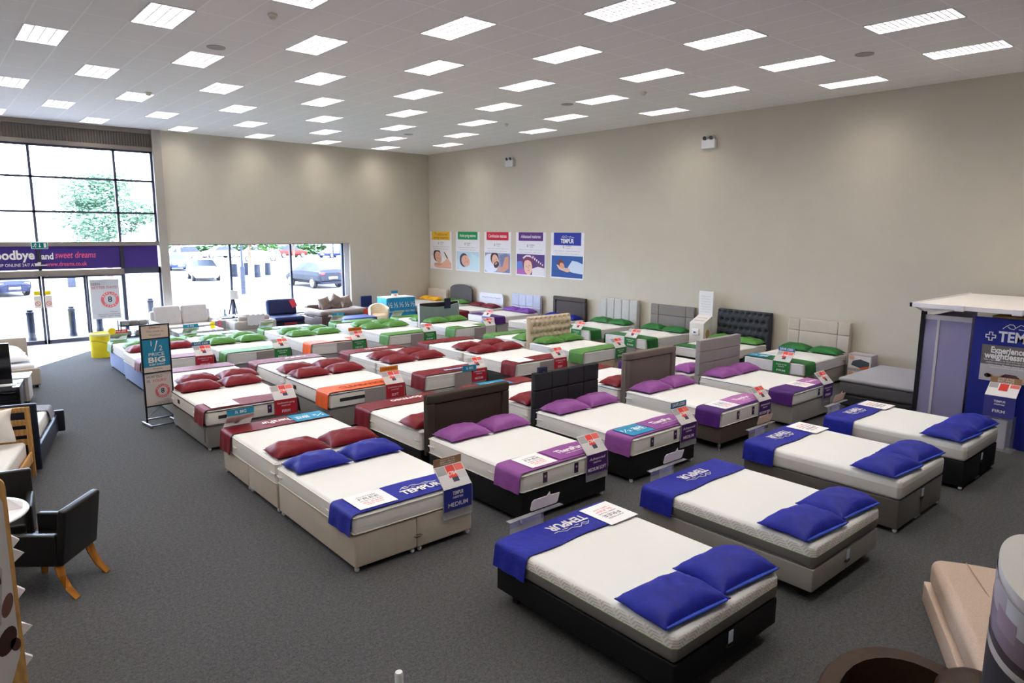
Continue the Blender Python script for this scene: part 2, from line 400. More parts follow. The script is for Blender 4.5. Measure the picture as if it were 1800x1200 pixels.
ps = thing('door_poster', 'grey poster reading SEEN BETTER DAYS with a coral ring round an 8 by the doors', 'poster', (4.33, YW-.035, 1.275))
obj('sheet', MB().box(-.395, .395, 0, .006, -.61, .61).mesh('sheet', M('poster_grey', (206,208,212)), 0), ps)
wtxt(ps, 'SEEN', -.24, .47, .11, (70,70,84), 0); wtxt(ps, 'BETTER DAYS?', 0, .36, .11, (206,90,104), .004, 0, .70)
roundel(ps, '8', .12, -.02, .25); wtxt(ps, 'At 8 years', .2, -.40, .05, (90,90,100)); wtxt(ps, 'replace your mattress for', .06, -.47, .05, (90,90,100), 0, 0, .62); wtxt(ps, 'a better night\'s sleep', .06, -.53, .05, (90,90,100), 0, 0, .6)
for lab, xx in (('yellow and white safety notice on the left sliding door leaf', 2.58), ('yellow and white safety notice on the right sliding door leaf', 2.85)):
    nt_ = thing('safety_notice', lab, 'notice', (xx, YW-.03, 1.36), 0, 'notices on the sliding doors')
    obj('yellow_label', MB().box(-.075, .075, 0, .004, .13, .25).mesh('yellow_label', M('notice_yellow', (238,208,30)), 0), nt_)
    obj('white_label', MB().box(-.09, .09, 0, .004, -.25, .11).mesh('white_label', M('notice_pale', (224,216,208)), 0), nt_)
    rg = MB(); rg.tube([(.06*math.cos(2*PI*i/16), -.002, -.12+.06*math.sin(2*PI*i/16)) for i in range(16)], .008, 5, closed=True); rg.tube([(-.04, -.002, -.08), (.04, -.002, -.16)], .007, 5)
    obj('prohibition_mark', rg.mesh('prohibition_mark', M('warn_red', (196,70,60))), nt_)
# entrance floor finishes
o = struct('floor_entrance', MB().prism([(-1.1, 16.6), (1.81, 20.29), (3.6, 22.55), (4.0, 24.4), (3.85, 24.4), (2.05, 22.05), (-1.2, 18.4)], .001, .006), M('pale_vinyl', (228,226,224), 'plain', .5))
mt = obj('entrance_mat', MB().prism([(2.05, 22.05), (3.85, 24.4), (-1.15, 24.4), (-1.2, 18.4)], .001, .007).mesh('entrance_mat', M('mat_taupe', (150,136,130), 'fabric'), 0)); tag(mt, 'taupe entrance mat just inside the glass sliding doors', 'mat')

# ------------------------------------------------------------------ outside
g = obj('ground', MB().box(-70, 140, YW+.36, 190, -.25, -.05).mesh('ground', M('car_park_tarmac', (92,90,90), 'plain', .9), 0)); g['kind'] = 'structure'
def tree(name, x, y, ht, rw, rh, label, seed, n=2600, trunk=.14, col=(52,78,40), ls=.20):
    R = random.Random(seed); t = thing(name, label, 'tree', (x, y, -.05), 0, 'trees round the car park')
    cz = ht-rh; lf = MB()
    blobs = []
    for _ in range(16):
        a, b = R.uniform(0, 2*PI), math.asin(R.uniform(-.7, 1)); s = R.uniform(.35, .8)
        blobs.append((math.cos(a)*math.cos(b)*rw*s, math.sin(a)*math.cos(b)*rw*s, cz+math.sin(b)*rh*s, R.uniform(.3, .5)))
    for _ in range(n):
        bx, by, bz, s = R.choice(blobs); d = Vector((R.gauss(0, 1), R.gauss(0, 1), R.gauss(0, 1))).normalized()*R.uniform(.55, 1)
        p = Vector((bx+d.x*rw*s, by+d.y*rw*s, bz+d.z*rh*s)); M4 = Matrix.Translation(p) @ Matrix.Rotation(R.uniform(0, 6.3), 4, 'Z') @ Matrix.Rotation(R.uniform(-1, 1), 4, 'X')
        z = ls*R.uniform(.6, 1.3)
        lf.add([(-z, 0, 0), (0, -z*.6, .03), (z, 0, 0), (0, z*.6, .03)], [(0, 1, 2, 3)], M4)
    c = obj('crown', lf.mesh('crown', M('leaf_%d_%d_%d' % col, col, rough=.6), 0), t); c['kind'] = 'stuff'
    obj('trunk', MB().tube([(0, 0, 0), (.03, .02, ht*.3), (0, 0, cz+rh*.3)], [trunk, trunk*.8, trunk*.4], 8).mesh('trunk', M('bark', (110,92,76))), t)
tree('broadleaf_tree', 10.2, 55, 7.4, 3.6, 2.9, 'large pale green tree seen through the tall entrance glazing', 3, 12000, .2, (104,132,108), .13)
tree('broadleaf_tree', 19.6, 73, 9.4, 2.6, 3.3, 'taller narrow tree beside the large pale tree, behind the last pane of the entrance glazing', 31, 6000, .2, (104,132,108), .13)
tree('young_tree', 18.3, 50.4, 6.0, 3.0, 2.4, 'young green tree ringed by grey bollards in the car park', 4, 5200, .15, (60,100,40), .16)
for k, (x, y, lab) in enumerate(((31, 97, 'green tree behind the white cars at the far hedge'), (24.5, 57, 'green tree with low branches to the left of the dark hatchback roof'), (31.5, 62, 'green tree with low branches above the dark hatchback'), (24.5, 96, 'green tree at the far hedge seen past the left edge of the low window'))):
    tree('low_tree', x, y, 6.4 if y < 70 else 8.5, 2.4, 2.5 if y < 70 else 3.5, lab, 40+k, 2600, .12, (60,100,40), .18)
hd = MB(); R_ = random.Random(8)
for _ in range(3500):
    M4 = Matrix.Translation((R_.uniform(22, 54), R_.uniform(92, 93.2), R_.uniform(0, 1.3))) @ Matrix.Rotation(R_.uniform(0, 6.3), 4, 'Z') @ Matrix.Rotation(R_.uniform(-1, 1), 4, 'X')
    hd.add([(-.3, 0, 0), (0, -.2, .03), (.3, 0, 0), (0, .2, .03)], [(0, 1, 2, 3)], M4)
o = obj('hedge', hd.mesh('hedge', M('hedge_green', (44,74,38)), 0)); tag(o, 'long low green hedge at the far side of the car park', 'hedge')
bd = thing('retail_unit', 'pale flat roofed retail building across the car park behind the entrance glazing', 'building', (2, 118, 0))
obj('wall', MB().box(-16, 14, 0, 12, 0, 9).mesh('unit_wall', M('unit_pale', (222,224,228)), 0), bd)
obj('roof_band', MB().box(-16.4, 14.4, -.5, 12, 9, 10.2).mesh('roof_band', M('unit_band', (176,182,196)), 0), bd)
obj('red_sign', MB().box(-12, -3.5, -.2, 0, 5.2, 7).mesh('red_sign', M('unit_red', (206,60,60)), 0), bd)
rb = thing('brick_unit', 'small grey building beyond the hedge behind the parked cars', 'building', (41.5, 104, 0))
obj('wall', MB().box(-2.4, 2.4, 0, 6, 0, 4.6).mesh('brick_wall', M('unit_grey', (150,146,156)), 0), rb)
obj('roof', MB().box(-2.7, 2.7, -.3, 6.2, 4.6, 5).mesh('brick_roof', M('unit_roof', (110,108,118)), 0), rb)
bol = M('bollard_grey', (30,34,48), 'plain', .6)
def bollard(x, y, h, r, lab, domed=False):
    o = obj('bollard', MB().lathe([(r*1.15, 0), (r*1.15, .1), (r, .12), (r, h*.82), (r*1.1, h*.84), (r*1.1, h*.9), (r*.8, h*.93), (r*.9, h*.97), (1e-6, h)] if domed else [(r, 0), (r, h-.03), (r*.9, h), (1e-6, h)], 12).mesh('bollard', bol), None, Matrix.Translation((x, y, -.05))); tag(o, lab, 'bollard', 'bollards outside')
for k, (x, y, lab) in enumerate(((17.84, 52.3, 'grey bollard at the far left of the tree ring'), (19.26, 53.75, 'grey bollard behind the young tree'), (18.95, 50.7, 'grey bollard in front of the young tree'), (20.55, 52.8, 'grey bollard on the dark car side of the young tree'), (27.35, 53.6, 'lone grey bollard behind the dark hatchback'), (6.9, 48.5, 'distant grey bollard seen through the right sliding door'))): bollard(x, y, .95, .22, lab)
for x, y, lab in ((2.50, 25.9, 'dark ornamental bollard outside the left sliding door leaf'), (3.66, 26.3, 'dark ornamental bollard outside the right sliding door leaf'), (4.55, 27.0, 'dark ornamental bollard outside the door poster'), (6.35, 27.7, 'dark ornamental bollard outside between entrance and sofa')): bollard(x, y, 1.0, .10, lab, True)
lp = thing('lamp_post', 'slim dark lamp post outside the low window near the young tree', 'lamp post', (13.35, 37.9, -.05))
obj('base', MB().tube([(0, 0, 0), (0, 0, 1.5)], .12, 10).mesh('base', bol), lp); obj('pole', MB().tube([(0, 0, 1.5), (0, 0, 7)], .06, 8).mesh('pole', bol), lp)
obj('lamp_head', MB().rbox(-.5, .1, -.1, .1, 6.95, 7.1, .04).mesh('lamp_head', bol), lp)
def car(x, y, hd_, rgb, lab, estate=False, k=1.0):
    t = thing('car', lab, 'car', M4=Matrix.Translation((x, y, -.05)) @ Matrix.Rotation(hd_, 4, 'Z') @ Matrix.Scale(k, 4), group='cars in the car park')
    st = [(2.12,.52,.6),(2.05,.66,.78),(1.6,.80,.84),(.95,.95,.86),(.25,1.38,.87),(-.5,1.46,.87),(-1.4,1.40,.86),(-1.98,1.04,.85),(-2.1,.86,.82),(-2.12,.5,.7)]
    if estate: st = [(2.12,.62,.6),(2.05,.8,.78),(1.6,.92,.84),(1.0,1.05,.86),(.4,1.52,.87),(-.5,1.6,.87),(-1.6,1.56,.86),(-2.0,1.1,.84),(-2.1,.9,.80),(-2.12,.5,.7)]
    body, win = MB(), MB(); rings = []
    for sx, zt, w in st:
        cab = zt > 1.12; belt = min(.94, zt-.05)
        h = [(.86*w, .26), (w, .45), (w, min(.72, zt-.1)), (w*.97, belt), (w*.74 if cab else w*.85, zt-.02), (w*.4, zt+.02)]
        rings.append([(sx, y_, z_) for y_, z_ in h]+[(sx, -y_, z_) for y_, z_ in h[::-1]])
    n = 12
    for i in range(len(rings)-1):
        a, b = rings[i], rings[i+1]
        for q in range(n):
            vs = [a[q], a[(q+1) % n], b[(q+1) % n], b[q]]
            glassy = (q in (3, 7) and max(st[i][1], st[i+1][1]) > 1.2) or (q in (4, 5, 6) and i in (3, 6) )
            (win if glassy else body).add(vs, [(0, 1, 2, 3)])
    body.add(rings[0], [tuple(range(n))]); body.add(rings[-1], [tuple(range(n))[::-1]])
    obj('body', body.mesh('car_body', M('car_%d_%d_%d' % rgb, rgb, 'plain', .45), 50), t)
    obj('windows', win.mesh('car_windows', M('car_glass', (24,28,38), 'plain', .4), 0), t)
    for wx in (1.35, -1.3):
        for sy in (-1, 1):
            T = Matrix.Translation((wx, sy*.78, .31)) @ Matrix.Rotation(rad(90), 4, 'X')
            wh = obj('wheel', MB().lathe([(.2, -.1), (.3, -.1), (.32, -.06), (.32, .06), (.3, .1), (.2, .1)], 18, T).mesh('wheel', M('tyre', (34,34,38))), t)
            obj('hub', MB().lathe([(.2, -.102), (.2, .102)], 14, T).mesh('hub', M('alloy', (188,190,198), 'plain', .35)), wh)
    for sy in (-1, 1):
        obj('headlight', MB().rbox(1.98, 2.09, sy*.58-.14, sy*.58+.14, .6, .72, .03).mesh('headlight', M('car_lamp', (230,234,240), 'gloss'), 0), t)
        obj('tail_light', MB().rbox(-2.13, -1.98, sy*.62-.13, sy*.62+.13, .76, .9, .03).mesh('tail_light', M('car_tail', (160,24,28), 'gloss'), 0), t)
    obj('number_plate', MB().box(-2.15, -2.11, -.26, .26, .55, .66).box(2.1, 2.14, -.26, .26, .4, .5).mesh('number_plate', M('plate', (236,234,214)), 0), t)
car(18.75, 40.6, rad(93), (10,12,26), 'dark navy hatchback parked close outside the low window', False, 1.08)
car(15.1, 50.6, rad(-100), (232,234,236), 'white car facing the shop in the middle of the car park')
car(17.0, 64, rad(-96), (30,40,70), 'small blue car beyond the left edge of the low window')
car(28.2, 88, rad(190), (236,236,238), 'white car in the far row, left of the pair by the hedge')
car(32.2, 87, rad(200), (228,230,234), 'white car in the far row, right of the pair by the hedge')
car(29.3, 77.2, rad(160), (238,238,240), 'white car crossing behind the young tree')
car(36.0, 85, rad(8), (90,24,16), 'red brown car parked by the far hedge', True)
car(40.5, 82, rad(205), (16,28,90), 'blue car parked by the far hedge')
car(3.1, 45.2, rad(-75), (14,18,40), 'dark blue car outside the left sliding door', True)
car(22.0, 82, rad(190), (232,234,236), 'white car in the far row at the left edge of the low window', True)
sg = thing('parking_sign', 'small white parking sign on a post beyond the dark hatchback', 'sign', (31.6, 64, -.05))
obj('post', MB().tube([(0, 0, 0), (0, 0, 2.2)], .04, 6).mesh('post', bol), sg); obj('panel', MB().box(-.65, -.1, -.03, .03, 1.2, 2.1).box(.1, .65, -.03, .03, 1.2, 2.1).mesh('panel', wht, 0), sg)
# ------------------------------------------------------------------ beds
def matt_mat(style, top=(226,226,223)):
    nm = 'mattress_'+style
    if nm in MATS: return MATS[nm]
    m = newmat(nm, top, .8, 0, .2); w = N(m); p = w.xyz(); n = w.xyz(w.coord().outputs['Normal'])
    side = w.m('LESS_THAN', w.m('ABSOLUTE', n[2]), .6)
    ux = w.m('GREATER_THAN', w.m('ABSOLUTE', n[0]), .6)
    u = w.m('ADD', w.m('MULTIPLY', ux, p[1]), w.m('MULTIPLY', w.m('SUBTRACT', 1.0, ux), p[0]))
    z = p[2]; topc = (*lin(top), 1)
    fine = w.noise(160, 2)
    if style in ('tempur', 'tempur_plain'):
        fu = w.m('FRACT', w.m('MULTIPLY', w.m('ADD', u, w.m('MULTIPLY', z, .9)), 1/.15))
        tri = w.m('MINIMUM', fu, .38)
        fz = w.m('FRACT', w.m('MULTIPLY', w.m('SUBTRACT', z, w.m('MULTIPLY', tri, .09)), 1/.021))
        ln = w.m('MULTIPLY', w.m('LESS_THAN', fz, .42), w.m('LESS_THAN', fu, .82))
        band = w.m('GREATER_THAN', z, .118)
        if style == 'tempur':
            c1 = w.mix(ln, (*lin((236,232,226)), 1), (*lin((204,199,194)), 1))
            c2 = w.mix(band, (*lin((112,109,106)), 1), c1)
            c2 = w.mix(w.m('COMPARE', z, .121, .0035), c2, (*lin((120,146,70)), 1))
        else:
            c1 = (*lin((238,235,230)), 1); c2 = w.mix(w.m('GREATER_THAN', z, .155), (*lin((214,208,202)), 1), c1)
        col = w.mix(side, topc, c2); w.bump(w.m('MULTIPLY', ln, side), .3, .004)
    else:
        pr = dict(quilt=(.055, .05, .10), stripe=(.02, .2, .12), rib=(9, .042, .0), plain=(9, .08, .0), piped=(9, .13, .0), grid=(.03, .028, .2))[style]
        lz = w.m('LESS_THAN', w.m('FRACT', w.m('MULTIPLY', z, 1/pr[1])), .13)
        lu = w.m('LESS_THAN', w.m('FRACT', w.m('MULTIPLY', u, 1/pr[0])), max(.001, pr[2]))
        ln = w.m('MAXIMUM', lz, lu)
        sidec = {'grid': (206,210,226), 'quilt': (222,218,214), 'stripe': (220,218,216), 'rib': (226,222,214), 'plain': (232,228,222), 'piped': (234,229,220)}[style]
        base = w.mix(ln, (*lin((236,232,226)), 1), (*lin(sidec), 1))
        col = w.mix(side, topc, base)
        w.bump(w.m('SUBTRACT', w.m('MULTIPLY', fine, .2), w.m('MULTIPLY', ln, side)), .35, .006)
    w.l.new(col, w.b.inputs['Base Color']); MATS[nm] = m; return m
MC = {}
def mattress_mesh(style, W, L, H, r=.045):
    k = (style, W, L, H)
    if k in MC: return MC[k]
    tuft = style in ('quilt', 'grid')
    def disp(q, nrm, sz):
        z = q[2]
        if nrm == (2, 1) and tuft and abs(q[0]) < sz[0]/2-.06 and abs(q[1]) < sz[1]/2-.06:
            gx, gy = q[0]/.21, q[1]/.21
            z += -.016*(.5+.5*math.cos(2*PI*gx))*(.5+.5*math.cos(2*PI*gy))+.006*math.cos(PI*gx)*math.cos(PI*gy)
        elif nrm == (2, 1): z += .004*math.sin(q[0]*9)*math.sin(q[1]*7)
        b = .008*(1-(2*q[2]/sz[2])**2)
        x = q[0]+(b if q[0] > sz[0]/2-.01 else -b if q[0] < -sz[0]/2+.01 else 0)
        y = q[1]+(b if q[1] > sz[1]/2-.01 else -b if q[1] < -sz[1]/2+.01 else 0)
        return (x, y, z)
    n = (28, 36, 3) if tuft else (10, 14, 3)
    MC[k] = MB().rbox(-W/2, W/2, -L/2, L/2, 0, H, r, n, 3, None, disp).mesh('mattress', matt_mat(style), 60); return MC[k]
def loop_mesh(W, L, z, r, mat, name='piping', cr=.03):
    k = (name, W, L, z, r, mat.name)
    if k in MC: return MC[k]
    pts = []
    for cx, cy, a0 in ((W/2-cr, L/2-cr, 0), (-W/2+cr, L/2-cr, 90), (-W/2+cr, -L/2+cr, 180), (W/2-cr, -L/2+cr, 270)):
        for i in range(4): a = rad(a0+30*i); pts.append((cx+cr*math.cos(a), cy+cr*math.sin(a), z))
    MC[k] = MB().tube(pts, r, 6, closed=True).mesh(name, mat); return MC[k]
def pillow_mesh(seed, rgb, kind='satin', w=.70, d=.46, h=.15, trim=None):
    k = ('pil', seed, rgb, w, d, h)
    if k in MC: return MC[k]
    R = random.Random(seed*7+3); mb = MB(); nu, nv = 24, 18; ph = [R.uniform(0, 6.28) for _ in range(10)]; am = [R.uniform(.5, 1) for _ in range(10)]
    def prof(u, v, sg):
        a, b = 2*u-1, 2*v-1
        e = max(0, (1-abs(a)**2.6))*max(0, (1-abs(b)**2.4)); t = h*e**.55
        x = a*w/2*(1-.055*(1-b*b)*abs(a)**2)+.012*math.sin(3*b+ph[0])*abs(a)**3; y = b*d/2*(1-.075*(1-a*a)*abs(b)**2)
        wr = 0
        for i in range(5):
            ca, cb = (-1 if i % 2 else 1), (-1 if i//2 % 2 else 1); dx, dy = a-ca, (b-cb)*.7; rr_ = math.hypot(dx, dy)+.05
            wr += am[i]*.010*math.sin(math.atan2(dy, dx)*7+ph[i])*math.exp(-rr_*1.3)*min(1, rr_*3)
        wr += .004*math.sin(a*6+b*5+ph[6])+.003*math.sin(a*11-b*6+ph[7])
        z = (t*.80+wr*e**.3*1.3 if sg > 0 else -t*.2)+h*.2+.004*sg
        return (x, y, z)
    for sg in (1, -1):
        g = [prof(i/nu, j/nv, sg) for j in range(nv+1) for i in range(nu+1)]
        fs = [((j*(nu+1)+i, j*(nu+1)+i+1, (j+1)*(nu+1)+i+1, (j+1)*(nu+1)+i)) for j in range(nv) for i in range(nu)]
        mb.add(g, fs if sg > 0 else [q[::-1] for q in fs])
    rim = [(i, 0) for i in range(nu)]+[(nu, j) for j in range(nv)]+[(i, nv) for i in range(nu, 0, -1)]+[(0, j) for j in range(nv, 0, -1)]
    o_ = (nu+1)*(nv+1); ids = [j*(nu+1)+i for i, j in rim]
    mb.add([], []); n = len(ids)
    mb.f += [(ids[i]+o_, ids[(i+1) % n]+o_, ids[(i+1) % n], ids[i]) for i in range(n)]; mb.mi += [0]*n
    MC[k] = mb.mesh('pillow', M('%s_%d_%d_%d' % ((kind,)+tuple(rgb)), rgb, kind), 80); return MC[k]
PN = [0]
def pillow(label, M4, rgb, kind='satin', trim=None, grp=None, w=.70, d=.46, h=.15):
    PN[0] += 1; sd = PN[0] % 4
    o = obj('pillow', pillow_mesh(sd, rgb, kind, w, d, h), None, M4); tag(o, label, 'pillow', grp)
    if trim:
        k = ('trim', sd, trim, w, d)
        if k not in MC: MC[k] = MB().rbox(-w/2*.92, w/2*.92, d/2*.9, d/2*1.03, h*.14, h*.27, .009, (6, 1, 1)).mesh('open_hem', M('hem_%d_%d_%d' % trim, trim, 'satin'))
        obj('open_hem', MC[k], o)
    return o
def runner_mesh(W, H, wd, drop, rgb, kind, r=.045, seed=0):
    k = ('run', W, H, wd, drop, rgb, seed)
    if k in MC: return MC[k]
    e = .011; pts = []; hw = W/2+.024; n0 = 5
    for i in range(n0): pts.append((-hw-.010*(1-i/n0), H-drop+(drop-r)*i/n0, -1))
    for i in range(5): a = rad(180-22.5*i); pts.append((-hw+r+e/2+(r+e/2)*math.cos(a), H-r+(r+e)*math.sin(a), -1))
    for i in range(1, 12): pts.append((-hw+r+(2*hw-2*r)*i/12, H+e, 0))
    for i in range(5): a = rad(90-22.5*i); pts.append((hw-r-e/2+(r+e/2)*math.cos(a), H-r+(r+e)*math.sin(a), 1))
    for i in range(n0): pts.append((hw+.010*(i+1)/n0, H-r-(drop-r)*(i+1)/n0, 1))
    R = random.Random(seed); p1, p2, p3 = [R.uniform(0, 6) for _ in range(3)]
    mb = MB(); nv = 12; nu = len(pts)-1
    def fn(u, v, off=0.0):
        x, z, sd = pts[min(nu, round(u*nu))]
        y = v*wd + (.012*math.sin(x*7+p1) if v > .99 else 0)
        if sd == 0: z += .003*abs(math.sin(x*5+p2))*v
        else: x += sd*.006*(1+math.sin(v*13+p3))*min(1, max(0, (H-z)/drop)); x += sd*.007*min(1, max(0, (H-z)/drop))
        n = (0, 1) if sd == 0 else (sd, .2)
        return (x+n[0]*off, y, z+n[1]*off)
    mb.grid(lambda u, v: fn(u, v, .004), nu, nv); mb.add([fn(i/nu, j/nv, 0) for j in range(nv+1) for i in range(nu+1)], [((j+1)*(nu+1)+i, (j+1)*(nu+1)+i+1, j*(nu+1)+i+1, j*(nu+1)+i) for j in range(nv) for i in range(nu)])
    MC[k] = mb.mesh('bed_runner', M('%s_%d_%d_%d' % ((kind,)+tuple(rgb)), rgb, kind), 70); return MC[k]
def castor_mesh(kind):
    if ('c', kind) not in MC:
        if kind == 'castor': m = MB().lathe([(.008, .024), (.012, .05), (.012, .06)], 8).ball((0, 0, .027), .027, 8).mesh('castor', M('castor_bright', (214,214,218), 'gloss', .2))
        elif kind == 'leg': m = MB().lathe([(.022, 0), (.022, .012), (.018, .014), (.024, .13)], 12).mesh('leg', chrome)
        else: m = MB().rbox(-.035, .035, -.035, .035, 0, .13, .006).mesh('leg', M('dark_block', (40,38,38)))
        MC[('c', kind)] = m
    return MC[('c', kind)]
def tufted(mb, W, Hh, cols, rows, y_front, zb, depth=.06):
    nu, nv = cols*6, rows*8
    bt = [((i+.5+(.5 if j % 2 else 0))/cols, (j+.7)/rows) for j in range(rows) for i in range(cols) if (i+.5+(.5 if j % 2 else 0)) < cols]
    def fn(u, v):
        x, z = (u-.5)*W, v*Hh; dep = 1.0
        for bx, bz in bt:
            d = math.hypot((u-bx)*W, (v-bz)*Hh); dep -= 1.1*math.exp(-(d/.050)**2)
        a, b = u*cols, v*rows*1.0
        e = min(1, min(u, 1-u)*W/.05, min(v, 1-v)*Hh/.05); dep = max(0, dep)
        return (x, y_front-depth*math.sqrt(max(0, e*(2-e)))*(.35+.65*dep), zb+z)
    mb.grid(fn, nu, nv)
    return [((bx-.5)*W, y_front-depth*.40, zb+bz*Hh) for bx, bz in bt]
def headboard(par, style, W, zt, rgb, L, zb=.35, kind='fabric'):
    """stands at local y=+L/2 .. +L/2+.1, faces -y"""
    y = L/2+.02; mat = M('hb_%s_%d_%d_%d' % ((kind,)+tuple(rgb)), rgb, kind); H = zt-zb; T = .085
    h = obj('headboard', MB().rbox(-W/2, W/2, y+.045, y+T+.02, zb-.05, zt, .012, (1, 1, 1)).mesh('headboard', mat), par)
    def panels(lst, r=.022, th=.045):
        for a, b, c, d in lst:
            mb = MB().rbox(a+.002, b-.002, y+.045-th, y+.06, c+.002, d-.002, r, (4, 1, 3), 3); obj('padded_panel', mb.mesh('padded_panel', mat, 60), h)
    if style == 'framed':
        bw = .13
        mb = MB().rbox(-W/2, W/2, y-.01, y+.06, zt-bw, zt, .028, (6, 1, 1), 3).rbox(-W/2, -W/2+bw, y-.01, y+.06, zb, zt-bw+.01, .028, (1, 1, 4), 3).rbox(W/2-bw, W/2, y-.01, y+.06, zb, zt-bw+.01, .028, (1, 1, 4), 3)
        obj('border', mb.mesh('border', mat, 60), h); panels([(-W/2+bw+.006, W/2-bw-.006, zb, zt-bw-.006)], .012, .028)
    elif style == 'grid':
        panels([(-W/2+W/4*i, -W/2+W/4*(i+1), zb+H/3*j, zb+H/3*(j+1)) for i in range(4) for j in range(3)])
    elif style == 'grid42': panels([(-W/2+W/4*i, -W/2+W/4*(i+1), zb+H/2*j, zb+H/2*(j+1)) for i in range(4) for j in range(2)])
    elif style == 'horizontal': panels([(-W/2, W/2, zb+H/4*j, zb+H/4*(j+1)) for j in range(4)], .012)
    elif style == 'channel': panels([(-W/2+W/5*i, -W/2+W/5*(i+1), zb, zt) for i in range(5)], .035, .07)
    elif style == 'cross':
        a = .19; panels([(-W/2, -W/2+W*a, zb, zt-.30), (-W/2+W*a, W/2-W*a, zb, zt-.30), (W/2-W*a, W/2, zb, zt-.30), (-W/2, -W/2+W*a, zt-.30, zt), (-W/2+W*a, W/2-W*a, zt-.30, zt), (W/2-W*a, W/2, zt-.30, zt)])
    elif style == 'tufted':
        mb = MB(); bts = tufted(mb, W, H, 9, 5, y+.05, zb, .11); obj('tufting', mb.mesh('tufting', mat, 80), h)
        bm_ = MB()
        for p in bts: bm_.ball(p, .012, 6)
        obj('buttons', bm_.mesh('buttons', M('btn_%d_%d_%d' % tuple(rgb), [int(c*.55) for c in rgb], 'fabric')), h)
    elif style == 'arched':
        pts = [(-W/2, zb), (W/2, zb), (W/2, zt-.2)]+[(W/2*math.cos(PI*i/20), zt-.2+.2*math.sin(PI*i/20)) for i in range(1, 20)]+[(-W/2, zt-.2)]
        T4 = Matrix.Translation((0, y+.05, 0)) @ Matrix.Rotation(rad(90), 4, 'X')
        h.data = MB().prism(pts, 0, .07, T4).mesh('headboard', mat, 30)
    elif style == 'rounded':
        r = .12; pts = [(-W/2, zb), (W/2, zb)]+[(W/2-r+r*math.cos(PI/2*i/6), zt-r+r*math.sin(PI/2*i/6)) for i in range(7)]+[(-W/2+r+r*math.cos(PI/2+PI/2*i/6), zt-r+r*math.sin(PI/2+PI/2*i/6)) for i in range(7)]
        T4 = Matrix.Translation((0, y+.06, 0)) @ Matrix.Rotation(rad(90), 4, 'X')
        h.data = MB().prism(pts, 0, .05, T4).mesh('headboard', mat, 30)
        obj('piped_edge', MB().tube([(x, y+.01, z) for x, z in pts], .012, 6).mesh('piped_edge', M('pipe_white', (226,226,230))), h)
        sw = MB()
        for i in range(9): sw.rbox(-.48+.12*i-.045, -.48+.12*i+.045, y-.002, y+.012, zt-.17-.014*(i % 2), zt-.145-.014*(i % 2), .008)
        obj('stitched_motif', sw.mesh('stitched_motif', M('motif_grey', (170,168,176))), h)
    elif style == 'curved':   # front panel dips below a dark back board with white edge
        pts = [(-W/2, zb), (W/2, zb), (W/2, zt-.05)]+[(W/2-W*i/20, zt-.05-.09*math.sin(PI*i/20)) for i in range(1, 20)]+[(-W/2, zt-.05)]
        T4 = Matrix.Translation((0, y+.045, 0)) @ Matrix.Rotation(rad(90), 4, 'X')
        h.data = MB().rbox(-W/2, W/2, y+.045, y+.09, zb-.05, zt, .01).mesh('headboard', M('hb_dark', (40,38,40), 'fabric'))
        obj('front_panel', MB().prism(pts, 0, .05, T4).mesh('front_panel', mat, 30), h)
        obj('edge_trim', MB().box(-W/2-.012, -W/2, y-.005, y+.09, zb, zt+.01).box(W/2, W/2+.012, y-.005, y+.09, zb, zt+.01).box(-W/2-.012, W/2+.012, y+.07, y+.09, zt, zt+.012).mesh('edge_trim', M('edge_white', (214,210,204)), 0), h)
    elif style == 'plain': panels([(-W/2, W/2, zb, zt)], .02)
    return h
